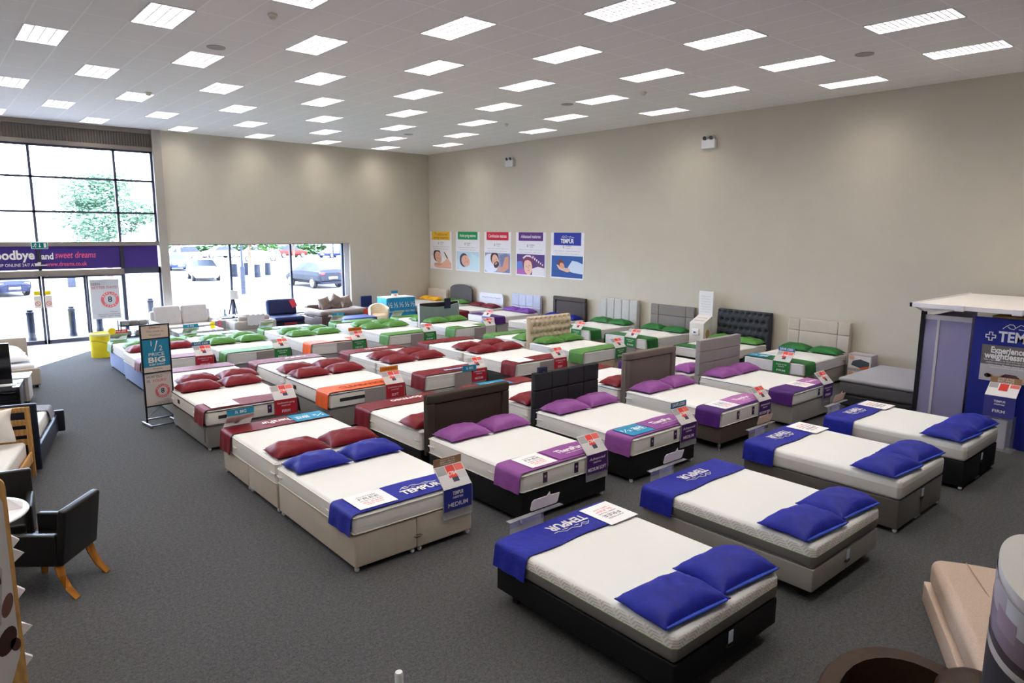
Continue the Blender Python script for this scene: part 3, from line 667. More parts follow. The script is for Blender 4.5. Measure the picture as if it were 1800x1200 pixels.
def price_stand(M4, label, rgb, lines, head=None, pane=False, sloped=True, card=True, clear=False, zt=.62):
    """local origin at foot corner: x along foot, y into the bed, z up from the floor"""
    t = thing('price_stand', label, 'price stand', M4=M4)
    inkw = (232,228,232); cm_ = M('card_%d_%d_%d' % tuple(rgb), rgb, rough=.5)
    z1 = zt+.0; z0_ = zt-.255
    if card:
        fc = obj('front_card', MB().box(-.19, .19, -.022, -.018, z0_, z1).mesh('front_card', cm_, 0), t)
        for s, zz, sz, wd_, b, sh in lines:
            text(fc, s, sz, inkw, frame_on((0, -.0232, z0_+(z1-z0_)*zz), (1, 0, 0), (0, 0, 1)), b, sh, wd_)
    if pane: obj('clear_pane', MB().box(-.62, -.195, -.03, -.026, zt-.33, zt-.02).mesh('clear_pane', frost, 0), t)
    obj('holder', MB().box(-.20, .20, -.016, -.012, zt-.34, z1).box(-.20, .20, -.028, -.012, zt-.345, zt-.34).box(-.20, -.196, -.028, -.012, zt-.34, zt).box(.196, .20, -.028, -.012, zt-.34, zt).mesh('holder', acryl, 0), t)
    if sloped:
        obj('bracket', MB().add([(x_, -.02, z1) for x_ in (-.192, .192)]+[(x_, .18, z1+.20) for x_ in (-.192, .192)]+[(x_, .18, z1+.17) for x_ in (-.192, .192)]+[(x_, .02, z1+.028) for x_ in (-.192, .192)], [(0, 2, 4, 6), (1, 7, 5, 3)]).mesh('bracket', acryl, 0), t)
        dy, dz = .20, .20; T = frame_on((0, -.02+dy/2, z1+dz/2), (1, 0, 0), (0, dy, dz)); Ls = math.hypot(dy, dz)
        bd_ = obj('price_board', MB().box(-.19, .19, -Ls/2, Ls/2, 0, .006).mesh('price_board', paper, 0), t, T)
        def cell(n, x0_, x1_, y0_, y1_, c): obj(n, MB().box(x0_, x1_, y0_, y1_, .006, .0072).mesh(n, M('cell_%d_%d_%d' % c, c, rough=.5), 0), bd_)
        cell('grey_cell', -.18, -.06, .03, .13, (170,166,166)); cell('red_cell', -.05, .06, -.02, .13, (226,66,58)); cell('dark_cell', -.02, .06, -.075, -.02, (64,64,84)); cell('pink_cell', .07, .18, .05, .13, (232,110,100)); cell('pale_cell', .07, .18, -.04, .04, (206,202,204))
        text(bd_, '£784', .06, (246,240,238), Matrix.Translation((.005, .03, .0078)), .02)
        if head:
            hc, htx, hr = head[:3]; tw = head[3] if len(head) > 3 else .30
            hd_ = obj('header', MB().box(-.19, .19, -.003, .003, 0, .09).mesh('header', M('head_%d_%d_%d' % tuple(hc), hc, rough=.5), 0), t, Matrix.Translation((0, -.02+dy, z1+dz+.004)))
            for s, zz, sz in htx:
                text(hd_, s, sz, hr, frame_on((0, -.0036, zz), (1, 0, 0), (0, 0, 1)), .012, 0, tw)
                text(hd_, s, sz, hr, frame_on((0, .0036, zz), (-1, 0, 0), (0, 0, 1)), .012, 0, tw)
    return t
def sheet(label, M4, w, d, rgb, items, cat='leaflet', name='promotional_sheet'):
    o = obj(name, MB().box(-w/2, w/2, -d/2, d/2, 0, .004).mesh(name, M('sheet_%d_%d_%d' % tuple(rgb), rgb, rough=.6), 0), None, M4); tag(o, label, cat)
    for s, x, y, sz, c, b, wd in items: text(o, s, sz, c, Matrix.Translation((x, y, .0045)), b, 0, wd)
    return o
TEM = [(.0, .02)]
def tempur_logo(par, T, w, rgb):
    """reclining figure outline above the word"""
    text(par, 'TEMPUR', .22*w/.7, rgb, T, .03, 0, w)
    s = w/.7
    pts = [(-.30,.13),(-.26,.17),(-.22,.20),(-.17,.20),(-.14,.16),(-.16,.13),(-.21,.14),(-.24,.17)]; p2 = [(-.14,.155),(-.08,.205),(-.02,.19),(.05,.155),(.10,.165),(.17,.185),(.24,.155),(.30,.13),(.36,.135)]
    mb = MB()
    for q in (pts, p2, [(-.1,.135),(-.02,.13)], [(.1,.13),(.2,.12)]): mb.tube([(x*s, y*s, .001) for x, y in q], .006*s, 4)
    obj('figure_outline', mb.mesh('figure_outline', M('ink_%d_%d_%d' % tuple(rgb), rgb, rough=.6)), par, T)
SHORT = {'cream bed with dark red runner behind the beige bed': 'cream bed behind the beige bed',
 'white bed backing onto the brown framed headboard': 'bed behind the brown framed headboard', 'white bed backing onto the black padded headboard': 'bed behind the black padded headboard',
 'taupe bed on chrome legs with taupe framed headboard': 'taupe bed on chrome legs', 'white bed backing onto the taupe framed headboard': 'bed behind the taupe framed headboard',
 'white bed backing onto the grey plank-panelled headboard': 'bed behind the grey plank-panelled headboard', 'white bed with red runner behind the orange runner bed': 'bed behind the orange-runner red-pillow bed',
 'white bed with oval badge on its red runner': 'bed with oval runner badge', 'white bed with red runner behind the oval badge bed': 'bed behind the oval badge bed',
 'white bed with the red SOFT card before the black headboard': 'SOFT bed before the black headboard', 'white bed with red runner behind the SOFT bed': 'white bed behind the SOFT bed',
 'white bed backing onto the beige tufted headboard': 'bed behind the beige tufted headboard', 'white bed backing onto the blue-grey curved headboard': 'bed behind the blue-grey curved headboard'}
def bed(ref, x, y, rz, W=1.48, L=1.95, base=(190,178,160), bz=(.05, .38), zt=.62, style='plain', split=None, feet='castor', hb=None, pip=None, runner=None, pil=None, kind='satin', label=None, dark_band=False, tags=None, matt=True, bk='fabric', rw=.46, drop=None, pilz=0, prot=None):
    """x,y = centre of the mattress on the floor; local -y is the foot"""
    T0 = Matrix.Translation((x, y, 0)) @ Matrix.Rotation(rz, 4, 'Z')
    t = thing('bed', (label or ref), 'bed', M4=T0)
    bm = M('base_%s_%d_%d_%d' % ((bk,)+tuple(base)), base, bk); z0_, z1 = bz
    k = ('base', W, L, bz, split, base)
    if split == 'w': secs = [(-W/2, -.003, -L/2, L/2), (.003, W/2, -L/2, L/2)]
    elif split == 'l': secs = [(-W/2, W/2, -L/2, -.008), (-W/2, W/2, .008, L/2)]
    else: secs = [(-W/2, W/2, -L/2, L/2)]
    for s in secs: obj('base', MB().rbox(s[0], s[1], s[2], s[3], z0_, z1, .014, (1, 1, 1)).mesh('base', bm), t)
    ins = .035 if feet == 'castor' else .05 if feet != 'block' else .14
    fx = [-W/2+ins, W/2-ins]+([-.045, .045] if split == 'w' else []); fy = [-L/2+ins, L/2-ins]+([-.05, .05] if split == 'l' else [])
    for a in fx:
        for b in fy: obj('foot', castor_mesh(feet), t, Matrix.Translation((a, b, 0)) @ Matrix.Diagonal((1, 1, z0_/.05 if feet == 'castor' else z0_/.125, 1)))
    H = zt-z1
    if matt:
        mo = obj('mattress', mattress_mesh(style, W, L, H), t, Matrix.Translation((0, 0, z1)))
        if style not in ('tempur', 'tempur_plain'):
            pm = M('pipe_%d_%d_%d' % tuple(pip or (222,216,208)), pip or (222,216,208))
            obj('piping', loop_mesh(W+.012, L+.012, H-.028, .007, pm), mo); obj('piping', loop_mesh(W+.012, L+.012, .026, .007, pm), mo)
        if dark_band: obj('label_band', MB().box(-W/2+.18, -.05, -L/2-.012, -L/2-.006, H*.42, H*.62).box(-W/2-.012, -W/2-.006, L/2-.5, L/2-.38, H*.4, H*.66).mesh('label_band', M('band_dark', (44,44,50)), 0), mo)
        for i, (tx, tc) in enumerate(tags or []):
            tg = obj('sewn_tag', MB().box(tx-.035, tx+.035, -L/2-.014, -L/2-.010, H*.28, H*.80).mesh('sewn_tag', M('tag_%d_%d_%d' % tc, tc), 0), mo)
            obj('tag_emblem', MB().lathe([(1e-6, .0), (.016, 0), (.016, .002), (1e-6, .002)], 8, Matrix.Translation((tx, -L/2-.014, H*.6)) @ Matrix.Rotation(rad(90), 4, 'X')).mesh('tag_emblem', M('emblem', (190,150,170)), 0), tg)
        for sy in (() if style.startswith('tempur') else (-.22, .46)):
            for sx in (-1, 1):
                hm = MB().tube([(sx*(W/2+.010), sy*L-.07, H*.5), (sx*(W/2+.022), sy*L, H*.5), (sx*(W/2+.010), sy*L+.07, H*.5)], .010, 5)
                obj('side_handle', hm.mesh('side_handle', M('handle_cloth', (214,208,202))), mo)
    if hb: headboard(t, hb[0], hb[1] if len(hb) > 3 else W, hb[-2], hb[-1], L, z1+.0, 'fabric')
    info = dict(T=T0, W=W, L=L, zt=zt, ref=ref, t=t, H=H)
    if runner:
        rc = runner[0]; rk = runner[1] if len(runner) > 1 else 'satin'
        ro = obj('bed_runner', runner_mesh(W, H, rw, drop or H*.96, rc, rk, seed=int(abs(x*7+y)) % 5), None, T0 @ Matrix.Translation((0, -L/2+.004, z1)))
        nm = {RED: 'dark red', PUR: 'purple', DPUR: 'dark purple', GRN: 'green', DGRN: 'dark green', BLU: 'royal blue', ORG: 'orange', (110,22,34): 'maroon', (222,170,40): 'mustard'}.get(rc, 'coloured')
        tag(ro, '%s runner draped across the foot of the %s' % (nm, SHORT.get(ref, ref)), 'bed runner'); info['run'] = ro
        info['RT'] = Matrix.Translation((0, rw/2, H+.0185))
    for i, p in enumerate(pil or []):
        px, rc, nm, lab = p[0], p[1], p[2], p[3]; jy = p[4] if len(p) > 4 else 0; jr = p[5] if len(p) > 5 else 0; pw = p[6] if len(p) > 6 else .70
        pillow('%s pillow %s %s' % (nm, lab, SHORT.get(ref, ref)), T0 @ Matrix.Translation((px, L/2-.27+jy, zt+(.014 if style in ('quilt', 'grid') else .009))) @ Matrix.Rotation(rad(jr), 4, 'Z'), rc, kind, (46,74,182) if rc == BLU else None, 'pillows on the beds', pw, .52 if pw > .72 else .46)
    return info
def stand_at(b, side, label, rgb, lines, **k):
    """side +1: right-hand corner seen when facing the foot"""
    return price_stand(b['T'] @ Matrix.Translation((side*(b['W']/2-.21), -b['L']/2-.006, 0)), label, rgb, lines, zt=b['zt'], **k)
def sheet_at(b, x, y, label, w, d, rgb, items, rot=0, dz=.0215): return sheet(label, b['T'] @ Matrix.Translation((x, -b['L']/2+y, b['zt']+dz)) @ Matrix.Rotation(rad(rot), 4, 'Z'), w, d, rgb, items)
FREE = [('MATTRESS', 0, .10, .035, (150,146,150), 0, .22), ('FREE', 0, .04, .075, (120,118,124), .0, .24), ('WHEN YOU BUY', 0, -.02, .032, (150,146,150), 0, .26), ('SLEEP', 0, -.07, .05, (232,150,150), 0, .24), ('50% OFF', 0, -.12, .035, (232,150,150), 0, .2)]
HALF = [('½', -.14, .02, .16, (244,248,250), .0, .16), ('PRICE', .1, .055, .05, (244,248,250), .01, .2), ('BIG', .1, 0, .08, (244,248,250), .03, .2), ('SLEEP EVENT', .1, -.06, .03, (244,248,250), .01, .22)]
def L2(top, word, w=.26): return [(top, .74, .05, .30, .002, .18), ('mattress', .56, .042, .15, .002, .18), (word, .2, .065, w, .008, 0)]
BGE=(196,184,168); BLK=(20,19,21); GRY=(128,124,120); TAU=(98,88,80); LGY=(160,155,150); BLUEB=(112,128,176)
c1, c2, c3, c4, c5 = 3.79, 5.86, 7.92, 10.11, 12.27
VIO=(112,62,150)
def two(rgb, nm, jy=0, near=True, s='front'):
    a, b = ('left', 'right') if near else ('right', 'left')
    return [(-.365, rgb, nm, a+' of two on the', jy), (.365, rgb, nm, b+' of two on the', jy)]
def near(x, foot, L=1.95): return (x, foot+L/2, 0)
def far(x, foot, L=1.95): return (x, foot-L/2, PI)
# --- row nearest the camera
B1 = bed('beige bed with the blue MEDIUM card', *near(c1, 5.93, 1.91), L=1.91, base=BGE, bz=(.06, .40), zt=.625, split='w', runner=(BLU, 'velvet'), pil=two(BLU, 'royal blue'))
obj('split_clip', MB().tube([(-.05, 0, 0), (-.02, 0, .02), (.03, 0, .015), (.06, 0, 0), (.02, 0, -.015), (-.03, 0, -.012)], .005, 6, closed=True).mesh('split_clip', M('clip_metal', (70,68,66), 'metal', .4)), B1['t'], Matrix.Translation((0, -.975, .20)))
tempur_logo(B1['run'], B1['RT'] @ Matrix.Translation((.17, -.07, .002)), .50, WHITE)
MEDB = [('TEMPUR', .76, .06, .15, .02, 0), ('mattress', .58, .05, .14, .004, 0), ('MEDIUM', .24, .07, .27, .008, 0)]
stand_at(B1, 1, 'blue price stand reading MEDIUM under a brown header, on the beige bed', (46,52,138), MEDB, head=((164,128,92), [('WHAT IS THE', .066, .02), ('BEST PRICE', .042, .02), ('TODAY?', .018, .02)], WHITE, .20))
sheet_at(B1, -.42, .24, 'white FREE leaflet on the blue runner of the beige bed', .44, .40, (240,238,238), FREE)
B2 = bed('cream bed with dark red runner behind the beige bed', *far(c1, 9.82, 1.91), L=1.91, base=BGE, bz=(.06, .36), zt=.65, style='plain', split='l', runner=(RED,), rw=.42, pil=two(RED, 'dark red', .02, False))
text(B2['run'], 'TheraPur', .2, WHITE, B2['RT'] @ Matrix.Translation((.0, -.03, .002)), .02, 0, .5)
stand_at(B2, 1, 'price stand with turquoise header, back towards us, on the red runner bed', RED, [], head=(TEAL, [('½ BIG', .045, .06)], WHITE, .16), card=False)
sheet_at(B2, -.45, .23, 'turquoise half price sheet on the red runner behind the beige bed', .52, .38, TEAL, HALF)
B7 = bed('black bed with brown framed headboard', *near(c2, 5.72), base=BLK, bz=(.06, .38), zt=.63, style='plain', hb=('framed', 1.20, (64,54,46)), runner=(PUR,), pil=two(PUR, 'purple'), tags=[(-.38, (70,70,84)), (.16, (56,36,76))])
text(B7['run'], 'TheraPur', .2, WHITE, B7['RT'] @ Matrix.Translation((.30, -.03, .002)), .02, 0, .46)
stand_at(B7, 1, 'purple price stand reading MEDIUM SOFT', DPUR, L2('Advanced', 'MEDIUM SOFT', .34))
sheet_at(B7, -.33, .24, 'white FREE leaflet on the purple runner before the brown headboard', .42, .40, (240,238,238), FREE)
sheet_at(B7, .30, .24, 'purple printed panel on the runner before the brown headboard', .74, .40, PUR, [('TheraPur', 0, .03, .15, WHITE, .025, .46), ('with memory foam', .04, -.07, .035, WHITE, .004, .36)])
B8 = bed('white bed backing onto the brown framed headboard', *far(c2, 9.74, 1.86), L=1.86, base=BLK, bz=(.06, .36), zt=.66, style='plain', runner=(RED,), pil=[(-.40, RED, 'dark red', 'showing past the edge of the', .02, 0), (.46, RED, 'dark red', 'peeping out beside the', .0, 0)])
text(B8['run'], 'dormeo', .2, WHITE, B8['RT'] @ Matrix.Translation((-.1, -.06, .002)), .02, 0, .6)
B13 = bed('black bed with black square-padded headboard', *near(c3, 5.76), base=(22,22,24), bz=(.06, .38), zt=.64, style='rib', hb=('grid', 1.23, (46,46,50)), runner=(PUR,), pil=two(PUR, 'purple'), tags=[(-.32, (70,70,84)), (.22, (56,36,76))])
stand_at(B13, 1, 'purple price stand reading MEDIUM below a SAVE £200 header', DPUR, L2('Advanced', 'MEDIUM'), head=((52,122,164), [('SAVE £200', .045, .07)], WHITE))
sheet_at(B13, -.42, .24, 'turquoise half price sheet on the purple runner before the black headboard', .50, .38, TEAL, HALF)
sheet_at(B13, .26, .24, 'purple printed panel on the runner before the black headboard', .82, .40, PUR, [('TheraPur', -.02, .03, .15, WHITE, .025, .46), ('with memory foam', .04, -.07, .035, WHITE, .004, .36)])
sb = thing('tag_holder', 'small navy tag holder clipped on top of the black padded headboard', 'tag', (7.36, 7.77, 1.225))
obj('plate', MB().rbox(-.09, .09, -.03, .03, 0, .09, .006).mesh('plate', M('navy_tag', (36,40,66))), sb); obj('clip', MB().box(-.03, .03, -.05, .05, .0, .02).mesh('clip', steel, 0), sb)
B14 = bed('white bed backing onto the black padded headboard', *far(c3, 9.74, 1.86), L=1.86, base=BLK, bz=(.06, .36), zt=.66, style='quilt', runner=(RED,), pil=[(.42, RED, 'dark red', 'at the end of the', .02), (-.42, RED, 'dark red', 'half hidden on the', .02)])
sheet_at(B14, .1, .23, 'turquoise half price sheet just above the black padded headboard', .6, .38, TEAL, HALF)
B19 = bed('taupe bed on chrome legs with taupe framed headboard', *near(c4, 5.76), base=(86,76,68), bz=(.12, .38), zt=.64, style='rib', feet='leg', hb=('framed', 1.30, (112,101,94)), runner=(DPUR,), pil=two(PUR, 'purple'), tags=[(-.28, (70,70,84)), (.18, (56,36,76))])
stand_at(B19, 1, 'purple price stand reading MEDIUM FIRM', DPUR, L2('Advanced', 'MEDIUM FIRM', .34))
sheet_at(B19, -.36, .24, 'white FREE leaflet on the dark purple runner before the taupe headboard', .44, .40, (238,236,238), FREE)
sheet_at(B19, .28, .24, 'mauve printed panel on the runner before the taupe headboard', .80, .40, (176,110,172), [('TheraPur', -.02, .03, .14, WHITE, .02, .44), ('with memory foam', .04, -.07, .035, WHITE, .004, .36)])
B20 = bed('white bed backing onto the taupe framed headboard', *far(c4, 9.74, 1.86), L=1.86, base=BLK, bz=(.06, .36), zt=.64, style='rib', pip=(90,110,150), runner=(RED,), pil=[(.40, RED, 'dark red', 'left of the headboard, on the', .02), (-.40, RED, 'dark red', 'hidden end, on the', .02)])
B25 = bed('grey bed with grey plank-panelled headboard', *near(c5, 5.68), base=(150,145,140), bz=(.06, .40), zt=.63, style='rib', pip=(120,116,114), hb=('horizontal', 1.33, (152,146,146)), runner=(DPUR,), pil=two(PUR, 'purple'), tags=[(.2, (56,36,76))])
stand_at(B25, 1, 'purple price stand reading FIRM at the grey plank-panelled bed', DPUR, L2('Advanced', 'FIRM', .2))
sheet_at(B25, .0, .26, 'white leaflet on the dark purple runner of the grey plank-panelled bed', .40, .40, (238,236,236), FREE)
sheet_at(B25, .44, .26, 'mauve printed panel on the runner of the grey plank-panelled bed', .44, .40, (176,110,172), [('TheraPur', 0, .0, .1, WHITE, .02, .34)])
B26 = bed('white bed backing onto the grey plank-panelled headboard', *far(c5, 9.7, 1.86), L=1.86, base=BLK, bz=(.06, .36), zt=.62, style='rib', runner=(DPUR,), pil=[(.42, PUR, 'purple', 'left of the headboard, on the', .02), (-.40, PUR, 'purple', 'hidden side, on the', .02)])
# --- second row
def comb(w, ww=.2): return [('Combination spring', .78, .045, .30, .002, .18), ('mattress', .60, .04, .15, .002, .18), (w, .22, .065, ww, .008, 0)]
REDC = (186,38,54)
B3 = bed('grey bed with the red FIRM card', *near(3.90, 10.92, 1.88), L=1.88, base=GRY, bz=(.05, .39), zt=.655, style='piped', pip=(70,46,48), split=None, runner=(RED,), pil=two(RED, 'dark red', .02), dark_band=True, tags=[(.26, (60,36,80))])
obj('drawer_line', MB().rbox(-.755, -.741, -.85, -.1, .12, .34, .006).mesh('drawer_front', M('base_fabric_128_124_120')), B3['t'])
stand_at(B3, 1, 'red price stand reading FIRM on the grey bed', REDC, comb('FIRM', .14))
sheet_at(B3, -.42, .24, 'white leaflet on the red runner of the FIRM bed', .44, .40, (240,238,236), [('FREE', 0, .0, .07, (232,150,150), 0, .2)])
B4 = bed('white bed meeting the red FIRM bed', *far(4.06, 14.76, 1.88), L=1.88, base=GRY, bz=(.05, .39), zt=.655, style='piped', runner=(RED,), pil=two(RED, 'dark red', 0, False))
B9 = bed('grey bed with orange runner and red pillows', *near(c2, 10.68, 1.87), L=1.87, base=GRY, bz=(.05, .39), zt=.68, style='piped', pip=(52,52,58), runner=(ORG, 'satin'), pil=two(RED, 'dark red', .03), dark_band=True)
text(B9['run'], 'CLEARANCE', .2, (150,60,30), B9['RT'] @ Matrix.Translation((0, -.02, .002)), .02, 0, .9)
stand_at(B9, 1, 'red price stand reading SOFT below an orange CLEARANCE header', REDC, comb('SOFT', .14), head=((240,140,40), [('CLEARANCE', .045, .06)], (110,40,20)), pane=True)
B10 = bed('white bed with red runner behind the orange runner bed', *far(c2, 14.45, 1.84), L=1.84, base=GRY, bz=(.05, .39), zt=.68, style='piped', pip=(110,110,116), runner=(RED,), pil=two(RED, 'dark red', 0, False))
text(B10['run'], 'TheraPur', .2, WHITE, B10['RT'] @ Matrix.Translation((-.2, -.02, .002)), .02, 0, .5)
B15 = bed('white bed with oval badge on its red runner', *near(c3, 10.82, 1.88), L=1.88, base=(176,172,170), bz=(.05, .38), zt=.68, style='stripe', runner=(RED,), pil=two(RED, 'dark red', .02))
bdg = obj('oval_badge', MB().prism(ell(.30, .09), 0, .002).mesh('oval_badge', M('badge_blue', (60,50,110))), B15['run'], B15['RT'] @ Matrix.Translation((.05, -.06, .003)))
text(bdg, 'Silentnight', .11, WHITE, Matrix.Translation((0, 0, .0025)), .02, .2, .5)
stand_at(B15, 1, 'red price stand reading MEDIUM beside a turquoise tag', REDC, comb('MEDIUM'), pane=True)
tq = thing('price_tag', 'small turquoise price tag standing on the foot of the oval badge bed', 'price tag', (8.2, 10.80, .66))
obj('panel', MB().box(-.17, .17, -.02, -.015, 0, .12).mesh('panel', M('tag_teal', TEAL), 0), tq); text(tq, '½ BIG', .07, WHITE, frame_on((0, -.0212, .06), (1, 0, 0), (0, 0, 1)), .012)
B16 = bed('white bed with red runner behind the oval badge bed', *far(c3, 14.36, 1.62), L=1.62, base=(176,172,170), bz=(.05, .38), zt=.68, style='stripe', runner=(RED,), pil=two(RED, 'dark red', 0, False))
B16['t']  # noqa
text(B16['run'], 'Silentnight', .2, WHITE, B16['RT'] @ Matrix.Translation((-.1, -.04, .002)), .02, .2, .6)
B21 = bed('white bed with the red SOFT card before the black headboard', *near(c4, 10.68, 1.87), L=1.87, base=(60,56,54), bz=(.05, .38), zt=.665, style='rib', runner=(RED,), pil=two(RED, 'dark red', .02))
stand_at(B21, 1, 'red price stand reading SOFT behind the black padded headboard', REDC, comb('SOFT', .14), pane=True)
sheet_at(B21, -.42, .24, 'white leaflet on the red runner of the SOFT bed', .46, .40, (240,238,236), [('FREE', 0, 0, .07, (200,196,196), 0, .2)])
B22 = bed('white bed with red runner behind the SOFT bed', *far(c4, 14.45, 1.84), L=1.84, base=(60,56,54), bz=(.05, .38), zt=.665, style='quilt', runner=(RED,), pil=two(RED, 'dark red', 0, False))
B27 = bed('white bed with beige button-tufted headboard', *near(c5, 10.76, 1.9), L=1.9, base=(176,160,136), bz=(.05, .38), zt=.655, style='grid', hb=('tufted', 1.30, (212,194,168)), runner=(GRN,), pil=two(GRN, 'green', -.04))
def pock(w='FIRM'): return [('Pocket spring', .76, .045, .24, .002, .18), ('mattress', .58, .04, .15, .002, .18), (w, .22, .06, .2, .008, 0)]
GRNC = (46,128,62)
stand_at(B27, 1, 'green price stand at the foot of the beige tufted bed', GRNC, pock())
B28 = bed('white bed backing onto the beige tufted headboard', *far(c5, 14.5, 1.66), L=1.66, base=(176,160,136), bz=(.05, .38), zt=.655, style='quilt', runner=(GRN,), pil=[(.42, GRN, 'green', 'left of the headboard, on the', .02), (-.40, GRN, 'green', 'out of view on the', .02)])
# --- third row
B5 = bed('blue-based bed under the SAVE £500 header', *near(4.12, 15.9, 1.7), L=1.7, base=BLUEB, bz=(.05, .42), zt=.66, style='plain', runner=(RED,), pil=two(RED, 'dark red', .02))
stand_at(B5, 1, 'red price stand reading MEDIUM below a SAVE £500 header', REDC, comb('MEDIUM'), head=((52,122,164), [('SAVE £500', .045, .07)], WHITE))
B6 = bed('blue-based bed under the red EXTRA £50 header', *far(4.17, 19.4, 1.7), L=1.7, base=BLUEB, bz=(.05, .42), zt=.66, style='plain', runner=(GRN,), pil=two(GRN, 'green', .0, False))
s6 = stand_at(B6, 1, 'price stand seen from behind with yellow disc and red EXTRA £50 header', GRNC, [], head=((206,48,46), [('EXTRA £50', .045, .06)], WHITE), card=False)
obj('yellow_disc', MB().lathe([(1e-6, 0), (.085, 0), (.085, .006), (1e-6, .006)], 20, Matrix.Translation((.15, .185, .93)) @ Matrix.Rotation(rad(90), 4, 'X')).mesh('yellow_disc', M('disc_yellow', (246,214,40)), 0), s6)
B11 = bed('first green-pillow bed from the blue-based beds', *near(c2, 15.8, 1.78), L=1.78, base=(120,118,124), bz=(.05, .38), zt=.655, style='grid', runner=(GRN,), pil=two(GRN, 'green', .02))
stand_at(B11, 1, 'green price stand on the first green-pillow bed', GRNC, pock(), pane=True)
B12 = bed('white bed meeting the first green-pillow bed', *far(c2, 19.4, 1.78), L=1.78, base=(120,118,124), bz=(.05, .38), zt=.655, style='quilt', runner=(GRN,), pil=two(GRN, 'green', 0, False))
stand_at(B12, 1, 'price stand with turquoise header by the white table', GRNC, [], head=(TEAL, [('½ BIG', .045, .06)], WHITE, .16), card=False)
B17 = bed('grey-sided bed with orange runner and green pillows', *near(c3, 15.85, 1.78), L=1.78, base=(150,146,144), bz=(.05, .36), zt=.65, style='stripe', runner=(ORG, 'satin'), pil=two(GRN, 'green', .02))
stand_at(B17, 1, 'green price stand below the orange CLEARANCE header', GRNC, pock(), head=((240,140,40), [('CLEARANCE', .045, .06)], (110,40,20)), pane=True)
sheet_at(B17, .0, .2, 'white leaflet on the orange runner of the green-pillow bed', .6, .36, (240,236,234), [('CLEARANCE', 0, 0, .07, (226,90,60), .01, .4)])
B18 = bed('white bed meeting the orange-runner green-pillow bed', *far(c3, 19.4, 1.7), L=1.7, base=(150,146,144), bz=(.05, .36), zt=.65, style='quilt', runner=(GRN,), pil=two(GRN, 'green', 0, False))
stand_at(B18, 1, 'price stand seen from behind in front of the navy sofa', GRNC, [], card=False)
B23 = bed('white green-runner bed before the blue-grey headboard bed', *near(c4, 15.85, 1.78), L=1.78, base=(176,170,166), bz=(.05, .38), zt=.655, style='stripe', runner=(GRN,), pil=two(GRN, 'green', .02))
stand_at(B23, 1, 'green price stand on the bed before the blue-grey headboard', GRNC, pock(), pane=True)
B24 = bed('white bed before the brown corner sofa', *far(c4, 19.4, 1.7), L=1.7, base=(176,170,166), bz=(.05, .38), zt=.655, style='quilt', runner=(GRN,), pil=two(GRN, 'green', 0, False))
stand_at(B24, 1, 'price stand with turquoise header before the brown corner sofa', GRNC, [], head=(TEAL, [('½', .045, .06)], WHITE, .05), card=False)
B29 = bed('white bed with blue-grey curved headboard', *near(c5, 15.8, 1.85), L=1.85, base=(186,180,172), bz=(.05, .38), zt=.65, style='grid', hb=('curved', 1.22, (136,150,152)), runner=(GRN,), pil=two(GRN, 'green', -.02))
stand_at(B29, 1, 'price stand with clear pane by the blue-grey headboard bed', (200,196,194), [], pane=True)
sheet_at(B29, -.1, .22, 'white leaflet on the green runner before the blue-grey headboard', .5, .38, (240,240,238), [('FREE', 0, 0, .07, (200,196,196), 0, .2)])
sb = thing('tag_holder', 'navy tag hung over the top of the blue-grey curved headboard', 'tag', (c5+.28, 17.69, 1.14)); obj('plate', MB().rbox(-.12, .12, -.06, -.045, -.12, .2, .006).mesh('plate', M('navy_tag')), sb); obj('hook', MB().box(-.05, .05, -.04, .05, .10, .115).mesh('hook', steel, 0), sb)
B30 = bed('white bed backing onto the blue-grey curved headboard', *far(c5, 19.4, 1.6), L=1.6, base=(186,180,172), bz=(.05, .38), zt=.65, style='quilt', runner=(GRN,), pil=[(.42, GRN, 'green', 'left of the headboard, on the', .02), (-.40, GRN, 'green', 'out of view on the', .02)])
stand_at(B30, 1, 'price stand before the turquoise half-price table', GRNC, [], card=False)
# --- beds along the right wall
def wb(ref, yc, hb, W=1.42, **k): return bed(ref, 15.24, yc, -PI/2, W=W, L=2.02, hb=hb, **k)
W1 = wb('corner bed with plain cream headboard', 23.62, ('plain', 1.06, (206,194,180)), W=1.3, base=(190,180,170), zt=.6, style='plain', runner=((222,170,40),), pil=[(-.31, (226,168,36), 'mustard', 'left of two on the', 0, 0, .58), (.31, (226,168,36), 'mustard', 'right of two on the', 0, 0, .58)])
W2 = wb('wall bed with dark arched headboard', 21.92, ('arched', 1.34, (84,78,80)), base=(150,146,144), zt=.62, style='quilt', pil=two(GRN, 'green'))
W3 = wb('wall bed with white rounded headboard', 20.05, ('rounded', 1.12, (226,226,232)), base=(186,182,180), zt=.62, style='plain', runner=((110,22,34),), pil=two((104,20,34), 'maroon'))
W4 = wb('wall bed with pale blue square-padded headboard', 18.08, ('grid42', 1.5, 1.22, (190,194,212)), base=(176,170,166), zt=.62, style='rib', runner=(DPUR,), pil=two(VIO, 'violet'))
W5 = wb('wall bed with dark brown framed headboard', 15.94, ('framed', 1.5, 1.28, (82,74,72)), base=(200,196,192), zt=.60, style='plain', pil=two(BLU, 'royal blue'), kind='velvet')
sheet_at(W5, 0, .2, 'white leaflet with dark blue mark on the bed left of the beige tufted headboard', .6, .36, (238,238,240), [('TEMPUR', 0, 0, .1, (50,50,120), .02, .4)], dz=.004)
W6 = wb('wall bed with pale vertical-channel headboard', 13.80, ('channel', 1.52, 1.40, (196,194,190)), base=(170,160,146), zt=.66, style='grid', runner=(DGRN,), pil=two(DGRN, 'dark green'))
W7 = wb('wall bed with grey cross-panelled headboard', 11.80, ('cross', 1.52, 1.36, (134,126,122)), base=(170,160,146), zt=.66, style='grid', runner=(DGRN,), pil=two(DGRN, 'dark green'))
